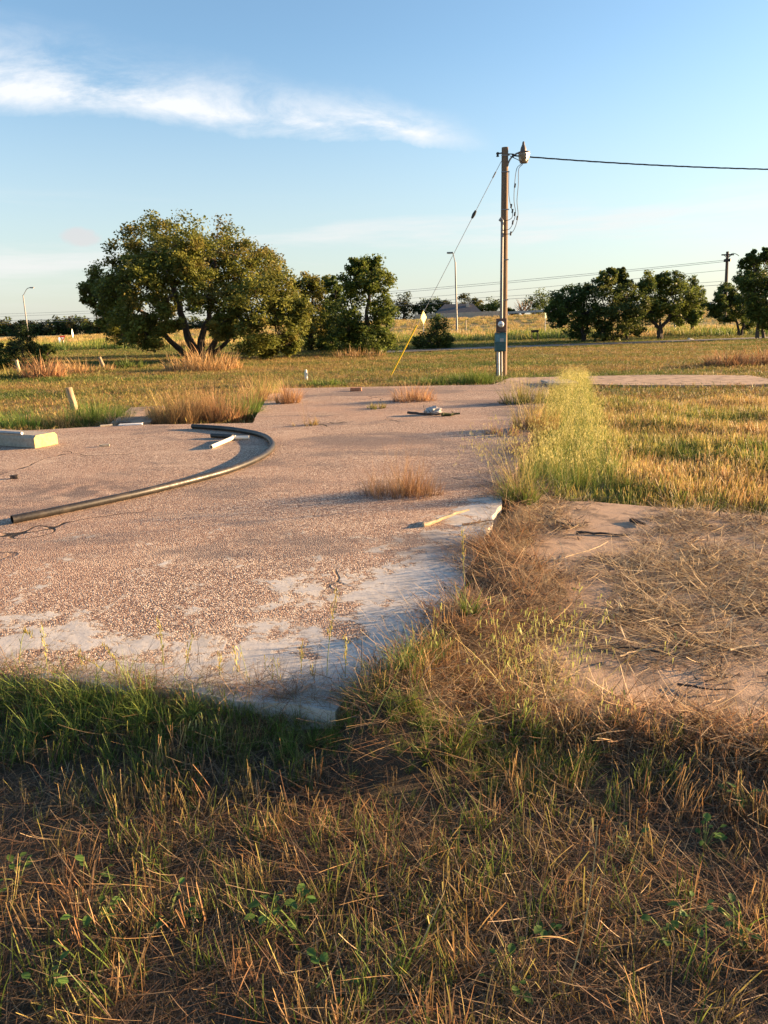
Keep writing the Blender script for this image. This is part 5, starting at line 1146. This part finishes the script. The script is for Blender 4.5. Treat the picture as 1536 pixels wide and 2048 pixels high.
# dry skirt along the pad front
for px_, py_, lb in ((1130, 1480, 'rusty dry grass clump in front of the pad, left'), (1230, 1475, 'straw clump at the middle of the pad front'), (1400, 1490, 'small green and straw clump in front of the pad, right'), (1520, 1480, 'green shoots at the right border in front of the pad')):
    p = G(px_, py_); clump(px_, py_, p.z, .20, .38, 200, RUST if px_ < 1300 else GOLD, STRAW_T if px_ < 1450 else GREEN_T, lb, bw=(.002, .004), a0=(0, .9))
# broadleaf weeds
def weed_plant(px, py, label, s=1.0):
    p = G(px, py); root = thing('broadleaf_weed', label, 'weed', p, 'low broadleaf weeds in the stubble'); stm = MB()
    for i in range(rnd.randrange(7, 13)):
        a = rnd.uniform(0, 6.28); L = rnd.uniform(.014, .030) * s; e = rnd.uniform(-.3, .6); d = Vector((math.cos(a), math.sin(a), math.tan(e))).normalized(); sd = Vector((-math.sin(a), math.cos(a), rnd.uniform(-.4, .4))).normalized()
        st0 = Vector((d.x, d.y, 0)) * rnd.uniform(.01, .05) * s + Vector((0, 0, rnd.uniform(.02, .075) * s)); nn = d.cross(sd)
        stm.tube([Vector((0, 0, -.01)), st0 * .5 + Vector((0, 0, .01)), st0], [.0012, .001, .0008], 4)
        pts = [(0, 0), (.25, .28), (.6, .34), (.9, .16), (1.0, 0), (.9, -.16), (.6, -.34), (.25, -.28)]; g_ = rnd.uniform(.7, 1.4)
        V = [tuple(d * (u * L) + sd * (w_ * L) + nn * (.30 * L * abs(w_) + -.15 * L * u * u)) for u, w_ in pts] + [tuple(d * (u * L) + nn * (-.15 * L * u * u)) for u in (.25, .6, .9)]
        ob('leaf', mesh_np('leaf', V, [np.array([[0, 1, 8], [0, 8, 7], [3, 4, 10], [10, 4, 5]]), np.array([[1, 2, 9, 8], [8, 9, 6, 7], [2, 3, 10, 9], [9, 10, 5, 6]])], np.array([(.075 * g_, .14 * g_, .03 * g_)] * 11)), 'grass', root, st0)
    stm.build('stem', 'green_stem', root)
for a, b_, lb in ((185, 1765, 'above the left of the lower edge'), (195, 1862, 'below its twin near the lower left'), (40, 1770, 'nearest the left border'), (340, 1845, 'left of the middle of the foreground'), (330, 1580, 'highest one, under the dark verge grass'),
                  (545, 1862, 'largest pair, left part'), (580, 1846, 'largest pair, right part'), (665, 1990, 'near the lower edge at the middle'), (100, 2010, 'in the lower left corner'), (1258, 1725, 'in the brown stubble at the right'), (1088, 1890, 'right of the middle of the foreground'),
                  (1333, 1885, 'lower right cluster, left part'), (1375, 1868, 'lower right cluster, right part'), (1468, 1890, 'nearest the lower right border'), (1018, 1985, 'at the lower edge right of the middle'), (1408, 1700, 'in the straw below the pad'), (1488, 1625, 'at the right border below the pad')):
    weed_plant(a, b_, 'low broadleaf weed in the stubble, ' + lb, 1.2)
p = G(1500, 1860); clump(1500, 1860, p.z, .13, .06, 14, [(.14, .24, .03)], [(.24, .36, .05)], 'bright green broad blades at the lower right border', name='grass_shoot', cat='plant', bw=(.007, .011), a0=(.2, .9))
